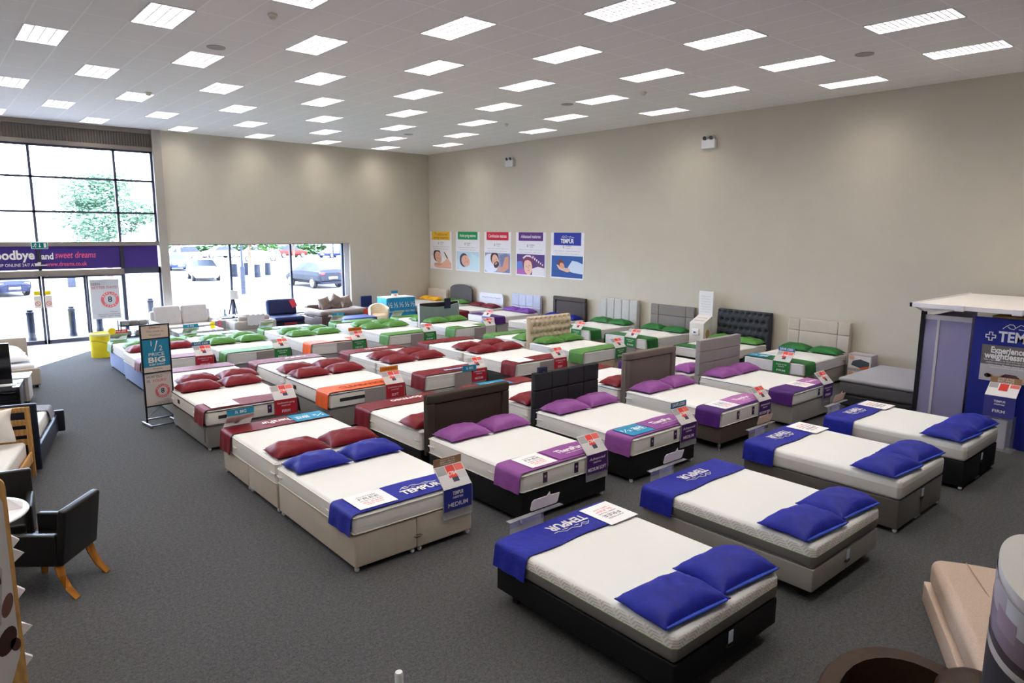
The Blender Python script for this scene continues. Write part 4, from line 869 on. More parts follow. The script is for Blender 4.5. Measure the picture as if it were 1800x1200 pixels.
W8 = wb('wall bed with charcoal button-tufted headboard', 9.53, ('tufted', 1.54, 1.42, (58,60,66)), base=BLK, zt=.62, style='quilt', runner=(DGRN,), pil=two(GRN, 'green'))
W9 = wb('wall bed with cream cross-panelled headboard', 7.54, ('cross', 1.50, 1.37, (200,188,174)), base=(160,150,140), zt=.64, style='grid', runner=(DGRN,), pil=two(DGRN, 'dark green'))
for b, lab, c, ln, hd_, dx in ((W6, 'green price stand at the pale channel headboard bed', GRNC, pock(), None, -.3), (W7, 'green price stand at the grey cross-panelled bed', GRNC, pock(), None, -.3), (W9, 'green price stand below a SAVE £200 header by the wall', GRNC, pock(), ((52,122,164), [('SAVE £200', .045, .07)], WHITE), -.3), (W3, 'price stand on the maroon runner bed', (110,22,34), [], None, -.2), (W4, 'violet price stand on the pale blue headboard bed', (150,130,190), [], None, -.2)):
    price_stand(b['T'] @ Matrix.Translation((b['W']/2-.21+dx, -b['L']/2-.006, 0)), lab, c, ln, head=hd_, zt=b['zt'])
sheet_at(W9, -.45, .22, 'turquoise half price sheet on the green runner of the cream wall bed', .44, .38, TEAL, HALF)
# --- blue-runner beds on the open floor
TB = dict(kind='velvet', rw=.44)
def tp(ref): return [(-.385, BLU, 'royal blue', 'right of two on the', -.02, -5, .75), (.385, BLU, 'royal blue', 'left of two on the', -.02, -5, .75)]
r1, r2, r3, r4 = 'nearest black-based bed with blue runner', 'grey-based bed with blue runner', 'brown-based bed with blue runner', 'black bed beside the blue booth'
T1 = bed(r1, 4.555, 3.62, PI, W=1.46, L=2.0, base=(16,15,17), bz=(.13, .37), zt=.60, style='tempur', feet='block', runner=(BLU, 'velvet'), pil=tp(r1), bk='fabric', **TB)
T2 = bed(r2, 6.75, 3.66, PI, W=1.46, L=2.0, base=(150,145,138), bz=(.12, .345), zt=.585, style='tempur', feet='block', runner=(BLU, 'velvet'), pil=tp(r2), split='w', **TB)
T3 = bed(r3, 8.99, 3.73, PI, W=1.42, L=1.98, base=(92,86,80), bz=(.05, .40), zt=.645, style='tempur_plain', split='w', runner=(BLU, 'velvet'), pil=tp(r3), **TB)
T4 = bed(r4, 11.14, 3.66, PI, W=1.44, L=1.92, base=(20,19,20), bz=(.05, .40), zt=.645, style='tempur_plain', split='w', runner=(BLU, 'velvet'), pil=tp(r4), **TB)
for b, lx, sh_ in ((T1, -.02, True), (T2, .0, False), (T3, .12, True), (T4, .12, True)):
    tempur_logo(b['run'], b['RT'] @ Matrix.Translation((lx, -.06, .002)), .50, (222,220,226))
    if sh_: sheet_at(b, -.52, .27, 'white FREE leaflet on the blue runner of the '+b['ref'], .40, .44, (240,238,238), FREE)
    tg = obj('care_label', MB().box(-.03, .03, -.012, -.006, -.10, .0).mesh('care_label', M('care_white', (206,216,232)), 0), b['t'], Matrix.Translation((0, b['L']/2+.018, b['zt']-b['H']-.01)))
    obj('split_clip', MB().tube([(-.05, 0, 0), (-.02, 0, .02), (.03, 0, .015), (.06, 0, 0), (.02, 0, -.015), (-.03, 0, -.012)], .005, 6, closed=True).mesh('split_clip', M('clip_metal')), b['t'], Matrix.Translation((0, b['L']/2+.006, b['zt']-b['H']-.13)))
def speech(b, lab, rgb, x=.31):
    t = thing('card_holder', lab, 'card holder', M4=b['T'] @ Matrix.Translation((x, -b['L']/2-.05, 0)))
    zt = b['zt']
    obj('clear_panel', MB().box(-.22, .22, .0, .004, .12, zt+.10).box(-.22, .22, -.10, .004, .0, .006).box(-.22, -.20, .0, .004, 0, .13).box(.20, .22, 0, .004, 0, .13).box(-.50, .22, -.058, .0, zt+.095, zt+.10).mesh('clear_panel', acryl, 0), t)
    obj('paper_insert', MB().box(-.19, .05, -.003, -.001, zt-.08, zt+.085).mesh('paper_insert', M('insert_white', (214,212,226)), 0), t)
    T = frame_on((-.29, -.055, zt+.165), (-1, 0, 0), (0, .25, .97))
    obj('speech_bubble', MB().prism([(-.17,-.06),(.17,-.06),(.19,-.04),(.19,.06),(.06,.07),(.035,.115),(.01,.07),(-.17,.07),(-.19,.05),(-.19,-.04)], 0, .004).mesh('speech_bubble', M('bubble_%d_%d_%d' % rgb, rgb), 0), t, T)
speech(T1, 'clear card holder with white speech bubble behind the nearest blue-runner bed', (238,226,218)); speech(T2, 'clear card holder with white speech bubble behind the grey blue-runner bed', (236,226,220))
speech(T3, 'clear card holder with tan card behind the brown-based bed', (212,184,150)); speech(T4, 'clear card holder with tan card behind the black bed by the booth', (212,184,150))
# dark grey adjustable bed behind the booth
gt = thing('bed', 'low dark grey adjustable bed with pale grey top beside the booth', 'bed', (14.62, 5.12, 0))
obj('base', MB().rbox(-.98, .98, -.68, .68, .06, .30, .05).mesh('base', M('adj_base', (52,52,55), 'fabric')), gt)
obj('mattress', MB().rbox(-1.0, 1.0, -.70, .70, .30, .56, .07, (6, 6, 2), 3).mesh('mattress', M('adj_side', (92,92,96), 'fabric')), gt)
obj('topper', MB().rbox(-1.01, 1.01, -.71, .71, .545, .625, .04, (6, 6, 1), 3).mesh('topper', M('adj_top', (160,160,166), 'fabric')), gt)
# ------------------------------------------------------------------ wall posters
SK=(222,172,150); SK2=(206,150,126); HAIR=(62,44,40)
def poster(yc, lab, hcol, title, tcol, bgc, shapes, tall=.30, logo=False):
    t = thing('wall_poster', lab, 'poster', M4=frame_on((XR-.006, yc, 2.63), (0, -1, 0), (0, 0, 1)))
    flat(t, 'sheet', rect(1.56, 1.54), M('poster_white', (232,230,234), rough=.6), Matrix.Identity(4), .004)
    k = .0045
    hp = flat(t, 'title_band', rect(1.28, tall, 0, .77-tall/2), M('pband_%d_%d_%d' % hcol, hcol, rough=.6), Matrix.Translation((0, 0, k)))
    for i, s in enumerate(title): text(t, s, .17, tcol, Matrix.Translation((0, .77-tall*(.5 if len(title) == 1 else (.32, .72)[i]), k+.002)), .004, .25, min(1.05, .085*len(s)))
    if logo: tempur_logo(t, Matrix.Translation((0, .77-tall*.68, k+.002)), .62, WHITE)
    text(t, '6', .16, (120,120,128), Matrix.Translation((-.16, .30, k))); text(t, 'Comfort', .08, (120,120,128), Matrix.Translation((.06, .33, k))); text(t, 'tested', .07, (150,150,158), Matrix.Translation((.05, .26, k)))
    text(t, 'Sleep soundly on a mattress made for you', .055, (170,168,176), Matrix.Translation((0, .16, k)), 0, 0, 1.2); text(t, 'try it in store with our sleep experts', .055, (170,168,176), Matrix.Translation((0, .07, k)), 0, 0, 1.1)
    pic = flat(t, 'photograph', rect(1.46, .72, 0, -.36), M('pic_%d_%d_%d' % bgc, bgc, rough=.6), Matrix.Translation((0, 0, k)))
    for i, (nm, poly, c) in enumerate(shapes):
        pp = [(max(-.73, min(.73, x)), max(-.72, min(.0, y))) for x, y in poly]
        flat(pic, nm, pp, M('pic_%d_%d_%d' % c, c, rough=.6), Matrix.Translation((0, 0, .0006*(i+1)+.0008)), .0004)
def face(cx, cy, r, rot, hair=HAIR, sk=SK, beard=None):
    def R(p): x, y = p; return (cx+x*math.cos(rot)-y*math.sin(rot), cy+x*math.sin(rot)+y*math.cos(rot))
    L = [('hair', [R((x, y+r*.35)) for x, y in ell(r*1.0, r*1.05)], hair), ('head', [R(p) for p in ell(r*.8, r*1.05, 0, -r*.1)], sk)]
    if beard: L.append(('beard', [R(p) for p in ell(r*.66, r*.5, 0, -r*.72)], beard)); L.append(('chin', [R(p) for p in ell(r*.3, r*.14, 0, -r*.55)], sk))
    for sx in (-1, 1): L.append(('closed_eye', [R(p) for p in ell(r*.16, r*.035, sx*r*.32, .02*r)], (96,66,60)))
    L.append(('nose', [R(p) for p in [(-.06*r, -.05*r), (.06*r, -.05*r), (.1*r, -.34*r), (-.1*r, -.34*r)]], SK2)); L.append(('mouth', [R(p) for p in ell(r*.2, r*.05, 0, -r*.58)], (176,96,92)))
    return L
poster(23.57, 'poster with yellow band and person with brown hair asleep on folded hands', (232,184,52), ['Traditional', 'spring mattress'], (150,110,60), (226,224,230), [('pillow', ell(.6, .28, -.3, -.45), (240,240,244)), ('shirt', [(.1,-.1),(.4,0),(.73,-.1),(.73,-.6),(.4,-.5)], (232,226,222)), ('strap', [(.2,-.05),(.3,-.08),(.62,-.42),(.5,-.4)], (70,66,74)), ('shoulder', [(.1,-.5),(.5,-.3),(.73,-.5),(.73,-.72),(.1,-.72)], SK)]+face(-.2, -.26, .26, rad(50))+[('hands', ell(.45, .1, -.05, -.62), SK), ('fingers', ell(.3, .05, -.2, -.56), SK2)], .34)
poster(21.74, 'poster with green band and sleeping face on pale blue bedding', (28,142,84), ['Pocket spring mattress'], WHITE, (186,208,222), [('pillow', ell(.7, .3, -.1, -.5), (200,220,230)), ('sheet', [(.2,-.05),(.73,-.2),(.73,-.72),(.35,-.72)], (196,222,230))]+face(-.15, -.36, .27, rad(75), (70,72,100)))
poster(19.90, 'poster with red band and bearded man asleep beside raised arm', (204,44,66), ['Combination mattress'], WHITE, (150,156,186), [('pillow', ell(.5, .36, -.4, -.4), (222,226,240)), ('shirt', [(.1,-.1),(.5,0),(.73,-.1),(.73,-.72),(.3,-.72)], (120,126,160)), ('forearm', [(.0,-.56),(.3,-.5),(.45,-.15),(.65,-.1),(.66,-.55),(.4,-.68),(.02,-.68)], SK2)]+face(-.12, -.28, .24, rad(25), HAIR, SK, (70,56,54)))
poster(18.06, 'poster with purple band and baby in a striped long bobble hat', (98,54,132), ['Advanced mattress'], WHITE, (84,58,124), [('cushion', ell(.4, .3, -.5, -.55), (176,96,170)), ('blue_cushion', ell(.3, .14, -.55, -.4), (96,120,190)), ('hat_tail', [(.05,-.02),(.2,-.0),(.36,-.25),(.72,-.34),(.72,-.44),(.3,-.38)], (110,60,104))]+[('tail_stripe', [(.12+.1*i,-.05-.055*i),(.17+.1*i,-.07-.05*i),(.15+.1*i,-.16-.045*i),(.1+.1*i,-.14-.045*i)], (236,232,240)) for i in range(6)]+[('body', [(.1,-.5),(.4,-.42),(.73,-.46),(.73,-.72),(.1,-.72)], (228,220,222))]+face(-.12, -.42, .27, rad(14), (120,56,96), (230,184,164))+[('hat', [(-.46,-.30),(-.40,-.10),(-.22,-.01),(.02,-.02),(.16,-.16),(.17,-.34),(.06,-.26),(-.12,-.20),(-.32,-.24)], (120,56,96)), ('hat_stripe', [(-.40,-.12),(-.22,-.03),(.0,-.03),(.13,-.15),(.0,-.09),(-.2,-.08),(-.36,-.17)], (232,226,236))])
poster(16.25, 'poster with blue logo band and a person floating on deep blue', (44,58,160), [], WHITE, (50,88,156), [('water', [(-.73,-.5),(.73,-.4),(.73,-.72),(-.73,-.72)], (44,80,150)), ('gown', [(.05,-.38),(.25,-.15),(.5,-.18),(.73,-.25),(.73,-.58),(.3,-.55),(.1,-.5)], (206,218,236)), ('arms', [(-.5,-.3),(-.35,-.32),(.0,-.42),(.12,-.5),(-.1,-.52),(-.35,-.46)], (226,186,160)), ('shoulder', ell(.14, .07, .02, -.47), (226,186,160)), ('hair', ell(.17, .12, -.26, -.27, 20, rad(-30)), (130,66,44)), ('face', ell(.12, .09, -.22, -.33, 20, rad(-30)), (216,160,132))], .42, True)
# ------------------------------------------------------------------ emergency lights, detectors, speakers
for y_, z_, lab in ((19.14, 5.85, 'white twin-spot emergency light high on the side wall above the posters'), (10.93, 5.80, 'white twin-spot emergency light high on the bare side wall')):
    t = thing('emergency_light', lab, 'emergency light', M4=frame_on((XR, y_, z_), (0, -1, 0), (0, 0, 1)))
    obj('battery_box', MB().rbox(-.21, .21, -.14, .10, .0, .12, .015).mesh('battery_box', M('em_white', (226,226,228), rough=.4)), t)
    for sx in (-.10, .10):
        T = Matrix.Translation((sx, .15, .07)) @ Matrix.Rotation(rad(20), 4, 'X')
        hd_ = obj('lamp_head', MB().lathe([(.02, -.05), (.06, -.04), (.07, .05), (.07, .07)], 14, T).mesh('lamp_head', M('em_white')), t)
        obj('lens', MB().lathe([(1e-6, .071), (.062, .071)], 14, T).mesh('lens', M('lens_grey', (90,92,96), 'gloss')), hd_)
sd = M('detector_cream', (224,220,206), rough=.5)
for x_, y_, lab in ((4.26, 10.28, 'small smoke detector on the ceiling nearest the camera'), (4.39, 17.84, 'small smoke detector on the ceiling towards the entrance'), (12.69, 10.22, 'small smoke detector on the ceiling near the side wall'), (13.38, 15.78, 'small smoke detector on the ceiling near the far corner')):
    ceil_bit('smoke_detector', lab, 'smoke detector', x_, y_, MB().lathe([(1e-6, -.075), (.03, -.075), (.045, -.06), (.05, -.035), (.07, -.03), (.07, 0)], 16), sd)
for x_, y_, lab in ((12.88, 5.53, 'flat round ceiling speaker near the side wall'), (4.25, 12.72, 'flat round ceiling speaker between entrance light rows'), (12.52, 19.69, 'flat round ceiling speaker towards the far corner'), (12.48, 12.41, 'flat round ceiling speaker midway along the side wall')):
    ceil_bit('ceiling_speaker', lab, 'ceiling speaker', x_, y_, MB().lathe([(1e-6, -.006), (.13, -.006), (.15, -.012), (.155, 0)], 20), M('speaker_grey', (168,164,162), rough=.6))
# ------------------------------------------------------------------ free-standing sign
t = thing('sign_stand', 'tall black framed sign stand reading ½ PRICE BIG and HOW OLD IS YOURS?', 'sign stand', M4=Matrix.Translation((3.03, 13.10, 0)) @ Matrix.Rotation(rad(6), 4, 'Z'))
bk = M('stand_black', (38,34,36), rough=.4); m_ = MB()
for sx in (-.235, .235): m_.box(sx-.013, sx+.013, -.012, .012, .06, 1.80)
for z_ in (1.79, 1.545, .945, .345): m_.box(-.235, .235, -.012, .012, z_-.011, z_+.011)
obj('frame', m_.mesh('stand_frame', bk, 0), t)
ft = MB()
for sx in (-.235, .235): ft.rbox(sx-.02, sx+.02, -.22, .22, 0, .05, .008)
ft.rbox(-.235, .235, -.22, -.19, .02, .05, .006).rbox(-.235, .235, -.012, .012, .1, .13, .006).tube([(-.2, .2, .05), (.0, .05, .30), (.0, 0, .345)], .008, 6)
obj('base', ft.mesh('stand_base', M('stand_chrome', (150,150,156), 'metal', .3)), t)
def sgn(nm, z0_, z1_, c): return obj(nm, MB().box(-.222, .222, -.006, -.001, z0_, z1_).mesh(nm, M('sgn_%d_%d_%d' % c, c, rough=.5), 0), t)
def stx(p, s, x, z, size, rgb, b=0, sh=0, w=None): text(p, s, size, rgb, frame_on((x, -.0075, z), (1, 0, 0), (0, 0, 1)), b, sh, w)
a = sgn('upper_panel', 1.556, 1.778, (222,206,190)); stx(a, 'Dreams', 0, 1.745, .05, (120,100,100), .0, .2, .18); stx(a, 'This week at', 0, 1.675, .05, (150,132,126), 0, 0, .28); stx(a, 'Watford', 0, 1.61, .05, (150,132,126), 0, 0, .2)
a = sgn('offer_panel', 1.045, 1.534, TEAL); stx(a, '1', -.075, 1.455, .13, WHITE); stx(a, '/', 0, 1.405, .26, WHITE); stx(a, '2', .08, 1.365, .13, WHITE); stx(a, 'PRICE', 0, 1.265, .085, WHITE, 0, 0, .26); stx(a, 'BIG', 0, 1.165, .13, WHITE, .03, 0, .28); stx(a, 'SLEEP EVENT', 0, 1.085, .045, WHITE, .01, 0, .27)
a = sgn('brand_panel', .957, 1.044, (224,212,200)); stx(a, 'Dreams', 0, 1.01, .045, (110,90,100), 0, .2, .16); stx(a, 'beds and more', 0, .975, .02, (150,132,126), 0, 0, .1)
a = sgn('lower_panel', .356, .934, (214,206,202)); stx(a, 'HOW OLD', -.06, .87, .065, (74,72,80), 0, 0, .26); stx(a, 'IS', -.165, .795, .065, (74,72,80), 0, 0, .05); stx(a, 'YOURS?', .02, .795, .065, (208,84,96), .004, 0, .24)
roundel(a, '8', .06, .60, .125, -.0075); stx(a, 'At 8 years', .12, .435, .024, (120,116,120)); stx(a, 'replace your mattress', .06, .405, .024, (120,116,120)); stx(a, "for a better night's sleep", .04, .378, .024, (120,116,120))
# ------------------------------------------------------------------ entrance and window furniture
t = thing('bin', 'bright yellow round bin by the blue-based beds near the entrance', 'bin', (3.57, 21.2, 0))
obj('body', MB().lathe([(.25, 0), (.255, .02), (.265, .35), (.27, .62)], 28).mesh('body', M('bin_yellow', (244,222,50), 'satin')), t)
obj('rim', MB().lathe([(.275, .60), (.282, .62), (.28, .655), (.262, .66), (.262, .60)], 28).mesh('rim', M('rim_pale', (238,236,180), rough=.5)), t)
obj('drawstring', MB().tube([(.268*math.cos(a), .268*math.sin(a), .42+.05*math.sin(a*2)) for a in [rad(200+12*i) for i in range(14)]], .005, 5).mesh('drawstring', M('cord_dark', (120,104,40))), t)
t = thing('display_rack', 'black metal rack behind the entrance beds holding packed duvets', 'rack', (4.62, 22.35, 0))
m_ = MB()
for sx in (-.36, .36):
    for sy in (-.18, .18): m_.box(sx-.012, sx+.012, sy-.012, sy+.012, 0, .80)
for z_ in (.08, .36, .66): m_.box(-.36, .36, -.18, .18, z_-.012, z_)
obj('rack_frame', m_.mesh('rack_frame', bk, 0), t)
k_ = 0
for z_, pos in ((.66, (-.24, 0, .24)), (.36, (-.2, .14)), (.08, (-.22, .06))):
    for px in pos:
        k_ += 1; o = obj('packed_duvet', MB().rbox(-.115, .115, -.16, .16, 0, .15, .045, (2, 2, 1), 3).mesh('packed_duvet', M('duvet_grey_%d' % (k_ % 2), ((120,116,116), (150,148,150))[k_ % 2], 'satin')), None, Matrix.Translation((4.62+px, 22.35, z_+.002)))
        tag(o, 'grey packed duvet, %s on the %s shelf of the black rack' % (('left', 'middle' if len(pos) == 3 else 'right', 'right')[pos.index(px)], {.66: 'top', .36: 'centre', .08: 'bottom'}[z_]), 'duvet', 'packed duvets on the rack')
def cush(par, nm, x0_, x1_, y0_, y1_, z0_, z1_, mat, r=.06, T=None): return obj(nm, MB().rbox(x0_, x1_, y0_, y1_, z0_, z1_, r, (4, 4, 2), 3, T).mesh(nm, mat, 60), par)
lg = M('sofa_light_grey', (196,190,188), 'fabric')
def sofa(lab, M4, w, d, mat, bmat=None, legs=True, back_h=.85, arm_w=.16, nback=2, arm_h=.58, seat=.42):
    t = thing('sofa', lab, 'sofa', M4=M4); bm_ = bmat or mat
    cush(t, 'base', -w/2, w/2, -d/2, d/2, .08, .28, bm_, .03)
    for s in (-1, 1): cush(t, 'arm', s*(w/2-arm_w/2)-arm_w/2, s*(w/2-arm_w/2)+arm_w/2, -d/2, d/2, .26, arm_h, bm_, .06)
    cush(t, 'back', -w/2+arm_w*.5, w/2-arm_w*.5, d/2-.2, d/2, .26, back_h-.1, bm_, .06)
    iw = w-2*arm_w
    for i in range(nback):
        a_, b_ = -iw/2+iw/nback*i, -iw/2+iw/nback*(i+1)
        cush(t, 'seat_cushion', a_+.005, b_-.005, -d/2-.01, d/2-.2, .27, seat, mat, .05)
        T = Matrix.Translation(((a_+b_)/2, d/2-.24, seat-.02)) @ Matrix.Rotation(rad(-12), 4, 'X')
        bc = cush(t, 'back_cushion', -(b_-a_)/2+.01, (b_-a_)/2-.01, -.08, .08, 0, back_h-seat+.08, mat, .07, T)
        bt_ = MB()
        for q in (-.25, .25): bt_.ball(T @ Vector((q*(b_-a_), -.085, (back_h-seat)*.5)), .014, 6)
        obj('buttons', bt_.mesh('buttons', mat), bc)
    if legs:
        for sx in (-1, 1):
            for sy in (-1, 1): obj('leg', MB().rbox(sx*(w/2-.08)-.025, sx*(w/2-.08)+.025, sy*(d/2-.08)-.025, sy*(d/2-.08)+.025, 0, .09, .005).mesh('leg', M('leg_dark', (50,42,38))), t)
    return t
sofa('pale grey two-seat sofa with buttoned cushions under the low window', Matrix.Translation((6.32, 23.45, 0)) @ Matrix.Rotation(rad(2), 4, 'Z'), 1.98, .92, lg, back_h=.96)
sofa('pale grey loveseat with white striped throw, beside the navy sofa', Matrix.Translation((8.05, 22.3, 0)) @ Matrix.Rotation(rad(180), 4, 'Z'), 1.35, .85, M('sofa_taupe', (186,178,170), 'fabric'), back_h=.66, nback=1, arm_h=.55)
th = MB(); th.grid(lambda u, v: (7.75+.55*u+.02*math.sin(v*9), 21.84+.62*v, .765+.015*math.sin(u*22)), 40, 10); th.grid(lambda u, v: (7.75+.55*u+.01*math.sin(v*9), 21.835-.03, .765-.34*v+.012*math.sin(u*22)), 40, 6)
o = obj('throw', th.mesh('throw', M('throw_white', (236,234,236), 'fabric'), 70)); tag(o, 'white ribbed throw over the back of the pale grey loveseat', 'throw')
t = thing('table', 'white low table with yellow ticket behind the white green-runner bed', 'table', (6.05, 21.15, 0))
obj('tabletop', MB().rbox(-.62, .62, -.40, .40, .50, .545, .01).mesh('tabletop', M('gloss_white', (240,240,242), 'gloss')), t)
for sx in (-1, 1):
    for sy in (-1, 1): obj('leg', MB().box(sx*.57-.025, sx*.57+.025, sy*.35-.025, sy*.35+.025, 0, .50).mesh('leg', M('gloss_white'), 0), t)
o = obj('price_ticket', MB().rbox(-.07, .07, -.005, .005, 0, .20, .004).mesh('price_ticket', M('ticket_yellow', (250,226,40)))); o.location = (6.42, 20.95, .546); tag(o, 'small yellow price ticket standing on the white low table', 'price ticket'); text(o, 'ONLY', .06, (60,50,20), frame_on((0, -.006, .12), (1, 0, 0), (0, 0, 1)), .01)
for i, (dx, dy) in enumerate(((-.28, -.1), (-.17, -.14), (-.05, -.12))):
    t2 = thing('bottle', ('small dark topped bottle on the white table, first from the sofa arm', 'small dark topped bottle on the white table, middle of three', 'small dark topped bottle on the white table, closest to the ticket')[i], 'bottle', (6.05+dx, 21.15+dy-.12, .546), 0, 'bottles on the white table')
    obj('body', MB().lathe([(.03, 0), (.032, .01), (.032, .08), (.02, .09)], 12).mesh('body', M('bottle_white', (222,224,230), rough=.4)), t2); obj('cap', MB().lathe([(.02, .088), (.02, .13), (1e-6, .132)], 12).mesh('cap', M('cap_navy', (30,34,56))), t2)
t = thing('pouffe', 'narrow grey upholstered cube with pink swing tag beside the pale sofa', 'pouffe', (7.16, 22.75, 0)); cush(t, 'body', -.17, .17, -.2, .2, .03, .56, M('pouffe_grey', (168,160,160), 'fabric'), .03)
for sx in (-1, 1):
    for sy in (-1, 1): obj('foot', MB().box(sx*.13-.02, sx*.13+.02, sy*.16-.02, sy*.16+.02, 0, .04).mesh('foot', M('leg_dark'), 0), t)
o = obj('swing_tag', MB().rbox(-.05, .05, -.004, .004, 0, .24, .003).mesh('swing_tag', M('tag_pink', (226,110,130)))); o.location = (7.12, 22.545, .33); tag(o, 'pink swing tag hanging on the narrow grey cube', 'tag')
t = thing('console_table', 'low white console table under the tripod lamp by the low window', 'table', (8.15, 23.98, 0)); obj('top', MB().rbox(-.6, .6, -.17, .17, .50, .54, .008).mesh('top', M('gloss_white')), t)
for sx in (-1, 1):
    for sy in (-1, 1): obj('leg', MB().box(sx*.56-.02, sx*.56+.02, sy*.13-.02, sy*.13+.02, 0, .5).mesh('leg', M('gloss_white'), 0), t)
t = thing('table_lamp', 'white shaded lamp on dark wooden tripod legs against the low window', 'lamp', (8.07, 23.97, .552))
for k_ in range(3):
    a = rad(30+120*k_); obj('leg', MB().tube([(.16*math.cos(a), .14*math.sin(a), 0), (.03*math.cos(a), .03*math.sin(a), .56)], .022, 8).mesh('leg', M('tripod_dark', (34,32,46))), t)
obj('neck', MB().lathe([(.03, .55), (.03, .60)], 10).mesh('neck', M('tripod_dark')), t)
obj('lamp_shade', MB().lathe([(.215, .54), (.18, .82), (.176, .82), (.211, .54)], 28).mesh('lamp_shade', M('shade_white', (238,236,232), 'fabric')), t)
t = thing('telephone', 'small blue cordless phone standing on the white console', 'telephone', (7.76, 23.92, .541)); obj('cradle', MB().rbox(-.05, .05, -.05, .05, 0, .05, .012).mesh('cradle', M('phone_blue', (96,120,176), rough=.4)), t); obj('handset', MB().rbox(-.025, .025, -.005, .03, .04, .22, .012, (1,1,2)).mesh('handset', M('phone_blue')), t)
nv = M('navy_fabric', (40,48,88), 'fabric')
t = thing('sofa_bed', 'navy armless sofa bed with a red tag, under the low window', 'sofa', M4=Matrix.Translation((9.62, 23.35, 0)) @ Matrix.Rotation(rad(-4), 4, 'Z'))
cush(t, 'base', -.52, .52, -.5, .45, .05, .30, M('navy_base', (34,36,56), 'fabric'), .03); cush(t, 'seat', -.53, .53, -.55, .45, .29, .47, nv, .08)
T = Matrix.Translation((0, .32, .44)) @ Matrix.Rotation(rad(-14), 4, 'X'); cush(t, 'backrest', -.52, .52, -.13, .13, 0, .58, nv, .10, T)
obj('seat_tag', MB().box(-.22, .22, -.57, -.555, .18, .28).mesh('seat_tag', M('tag_maroon', (150,52,66)), 0), t)
for sx in (-1, 1):
    for sy in (-1, 1): obj('foot', MB().box(sx*.46-.03, sx*.46+.03, sy*.4-.03, sy*.4+.03, 0, .06).mesh('foot', M('leg_dark'), 0), t)
o = obj('hang_tag', MB().box(-.1, .1, -.004, .004, -.14, .14).mesh('hang_tag', M('tag_red', (206,64,76)), 0)); o.matrix_world = Matrix.Translation((9.98, 23.46, .86)) @ Matrix.Rotation(rad(-14), 4, 'X') @ Matrix.Rotation(rad(-20), 4, 'Y'); tag(o, 'red tag hung on the back of the navy sofa bed', 'tag')
bl = M('brown_leather', (92,76,70), 'satin'); bt_ = M('brown_seat', (138,122,112), 'fabric')
t = thing('corner_sofa', 'brown and taupe corner sofa with scatter cushions by the low window', 'sofa', (11.62, 23.45, 0))
cush(t, 'base', -1.02, 1.05, -.35, .8, .04, .32, bl, .03); cush(t, 'chaise_base', -1.02, -.45, -.95, -.3, .04, .40, bl, .03)
cush(t, 'seat_cushion', -.95, .85, -.40, .45, .31, .52, bt_, .09); cush(t, 'arm', -1.06, -.72, -.95, .6, .38, .60, bt_, .10); cush(t, 'arm', .78, 1.10, -.4, .7, .3, .56, bt_, .10)
cush(t, 'back', -.9, .9, .5, .8, .3, .70, bl, .06)
for i, x_ in enumerate((-.25, .22)): cush(t, 'back_cushion', x_-.24, x_+.24, .32, .52, .50, .86, bt_, .09)
for k_, (x_, an, lab) in enumerate(((-.40, 14, 'taupe scatter cushion at the window end of the corner sofa'), (-.04, -38, 'taupe scatter cushion turned diamond-wise on the corner sofa'), (.44, 8, 'taupe scatter cushion at the wall end of the corner sofa'))):
    o = obj('scatter_cushion', pillow_mesh(2, (140,122,110), 'fabric', .44, .44, .16), None, Matrix.Translation((11.62+x_, 23.45+.10-.15*(k_ == 1), .785+.07*(k_ == 1))) @ Matrix.Rotation(rad(72), 4, 'X') @ Matrix.Rotation(rad(an), 4, 'Z')); tag(o, lab, 'cushion', 'scatter cushions on the corner sofa')
o = obj('red_tag', MB().box(-.09, .09, -.004, .004, -.1, .1).mesh('red_tag', M('tag_orange', (216,70,40)), 0)); o.location = (12.62, 23.03, .42); tag(o, 'orange red tag on the far arm of the corner sofa', 'tag')
t = thing('folded_guest_bed', 'low navy quilted guest bed between the corner sofa and cream tub chair', 'guest bed', (11.42, 21.6, 0))
cush(t, 'base', -.62, .62, -.42, .42, .0, .30, M('navy_base'), .03); cush(t, 'mattress', -.64, .64, -.44, .44, .29, .46, M('navy_print', (62,72,124), 'velvet'), .06)
t = thing('tub_chair', 'cream rounded tub chair beside the turquoise half-price table', 'chair', M4=Matrix.Translation((12.50, 21.85, 0)) @ Matrix.Rotation(rad(-25), 4, 'Z'))
cr = M('cream_leather', (232,218,192), 'satin')
def tub(t, mat, R0, h, seat, smat, th=.07, a0=-35, a1=215):
    sh = MB(); n = 24
    def fn(u, v):
        a = rad(a0+(a1-a0)*u); hh = h*(.80+.20*max(0, math.sin(a)))
        prof = [(R0*.92, .10), (R0, hh*.6), (R0*1.03, hh-.02), (R0*1.0, hh), (R0-th, hh-.01), (R0-th, .2)]
        r_, z_ = prof[min(5, round(v*5))]; return (r_*math.cos(a), r_*math.sin(a), z_)
    sh.grid(fn, n, 5)
    for u in (0, 1): 
        q = [fn(u, v/5) for v in range(6)]; sh.add(q, [tuple(range(6)) if u else tuple(range(6))[::-1]])
    obj('shell', sh.mesh('shell', mat, 50), t)
    obj('seat', MB().lathe([(R0*.5, .12), (R0*.92-th*.3, .14), (R0-th, seat-.04), (R0-th-.05, seat), (1e-6, seat+.01)], 26).mesh('seat', smat, 50), t)
    for k_ in range(4):
        a = rad(45+90*k_); obj('leg', MB().tube([(R0*.65*math.cos(a), R0*.65*math.sin(a), 0), (R0*.6*math.cos(a), R0*.6*math.sin(a), .14)], .02, 8).mesh('leg', M('leg_dark')), t)
tub(t, cr, .37, .80, .45, cr)
t = thing('desk_chair', 'navy upright chair against the wall behind the cream tub chair', 'chair', (13.08, 23.6, 0))
cush(t, 'seat', -.24, .24, -.24, .24, .42, .50, nv, .03); cush(t, 'backrest', -.24, .24, .18, .26, .48, .92, nv, .03)
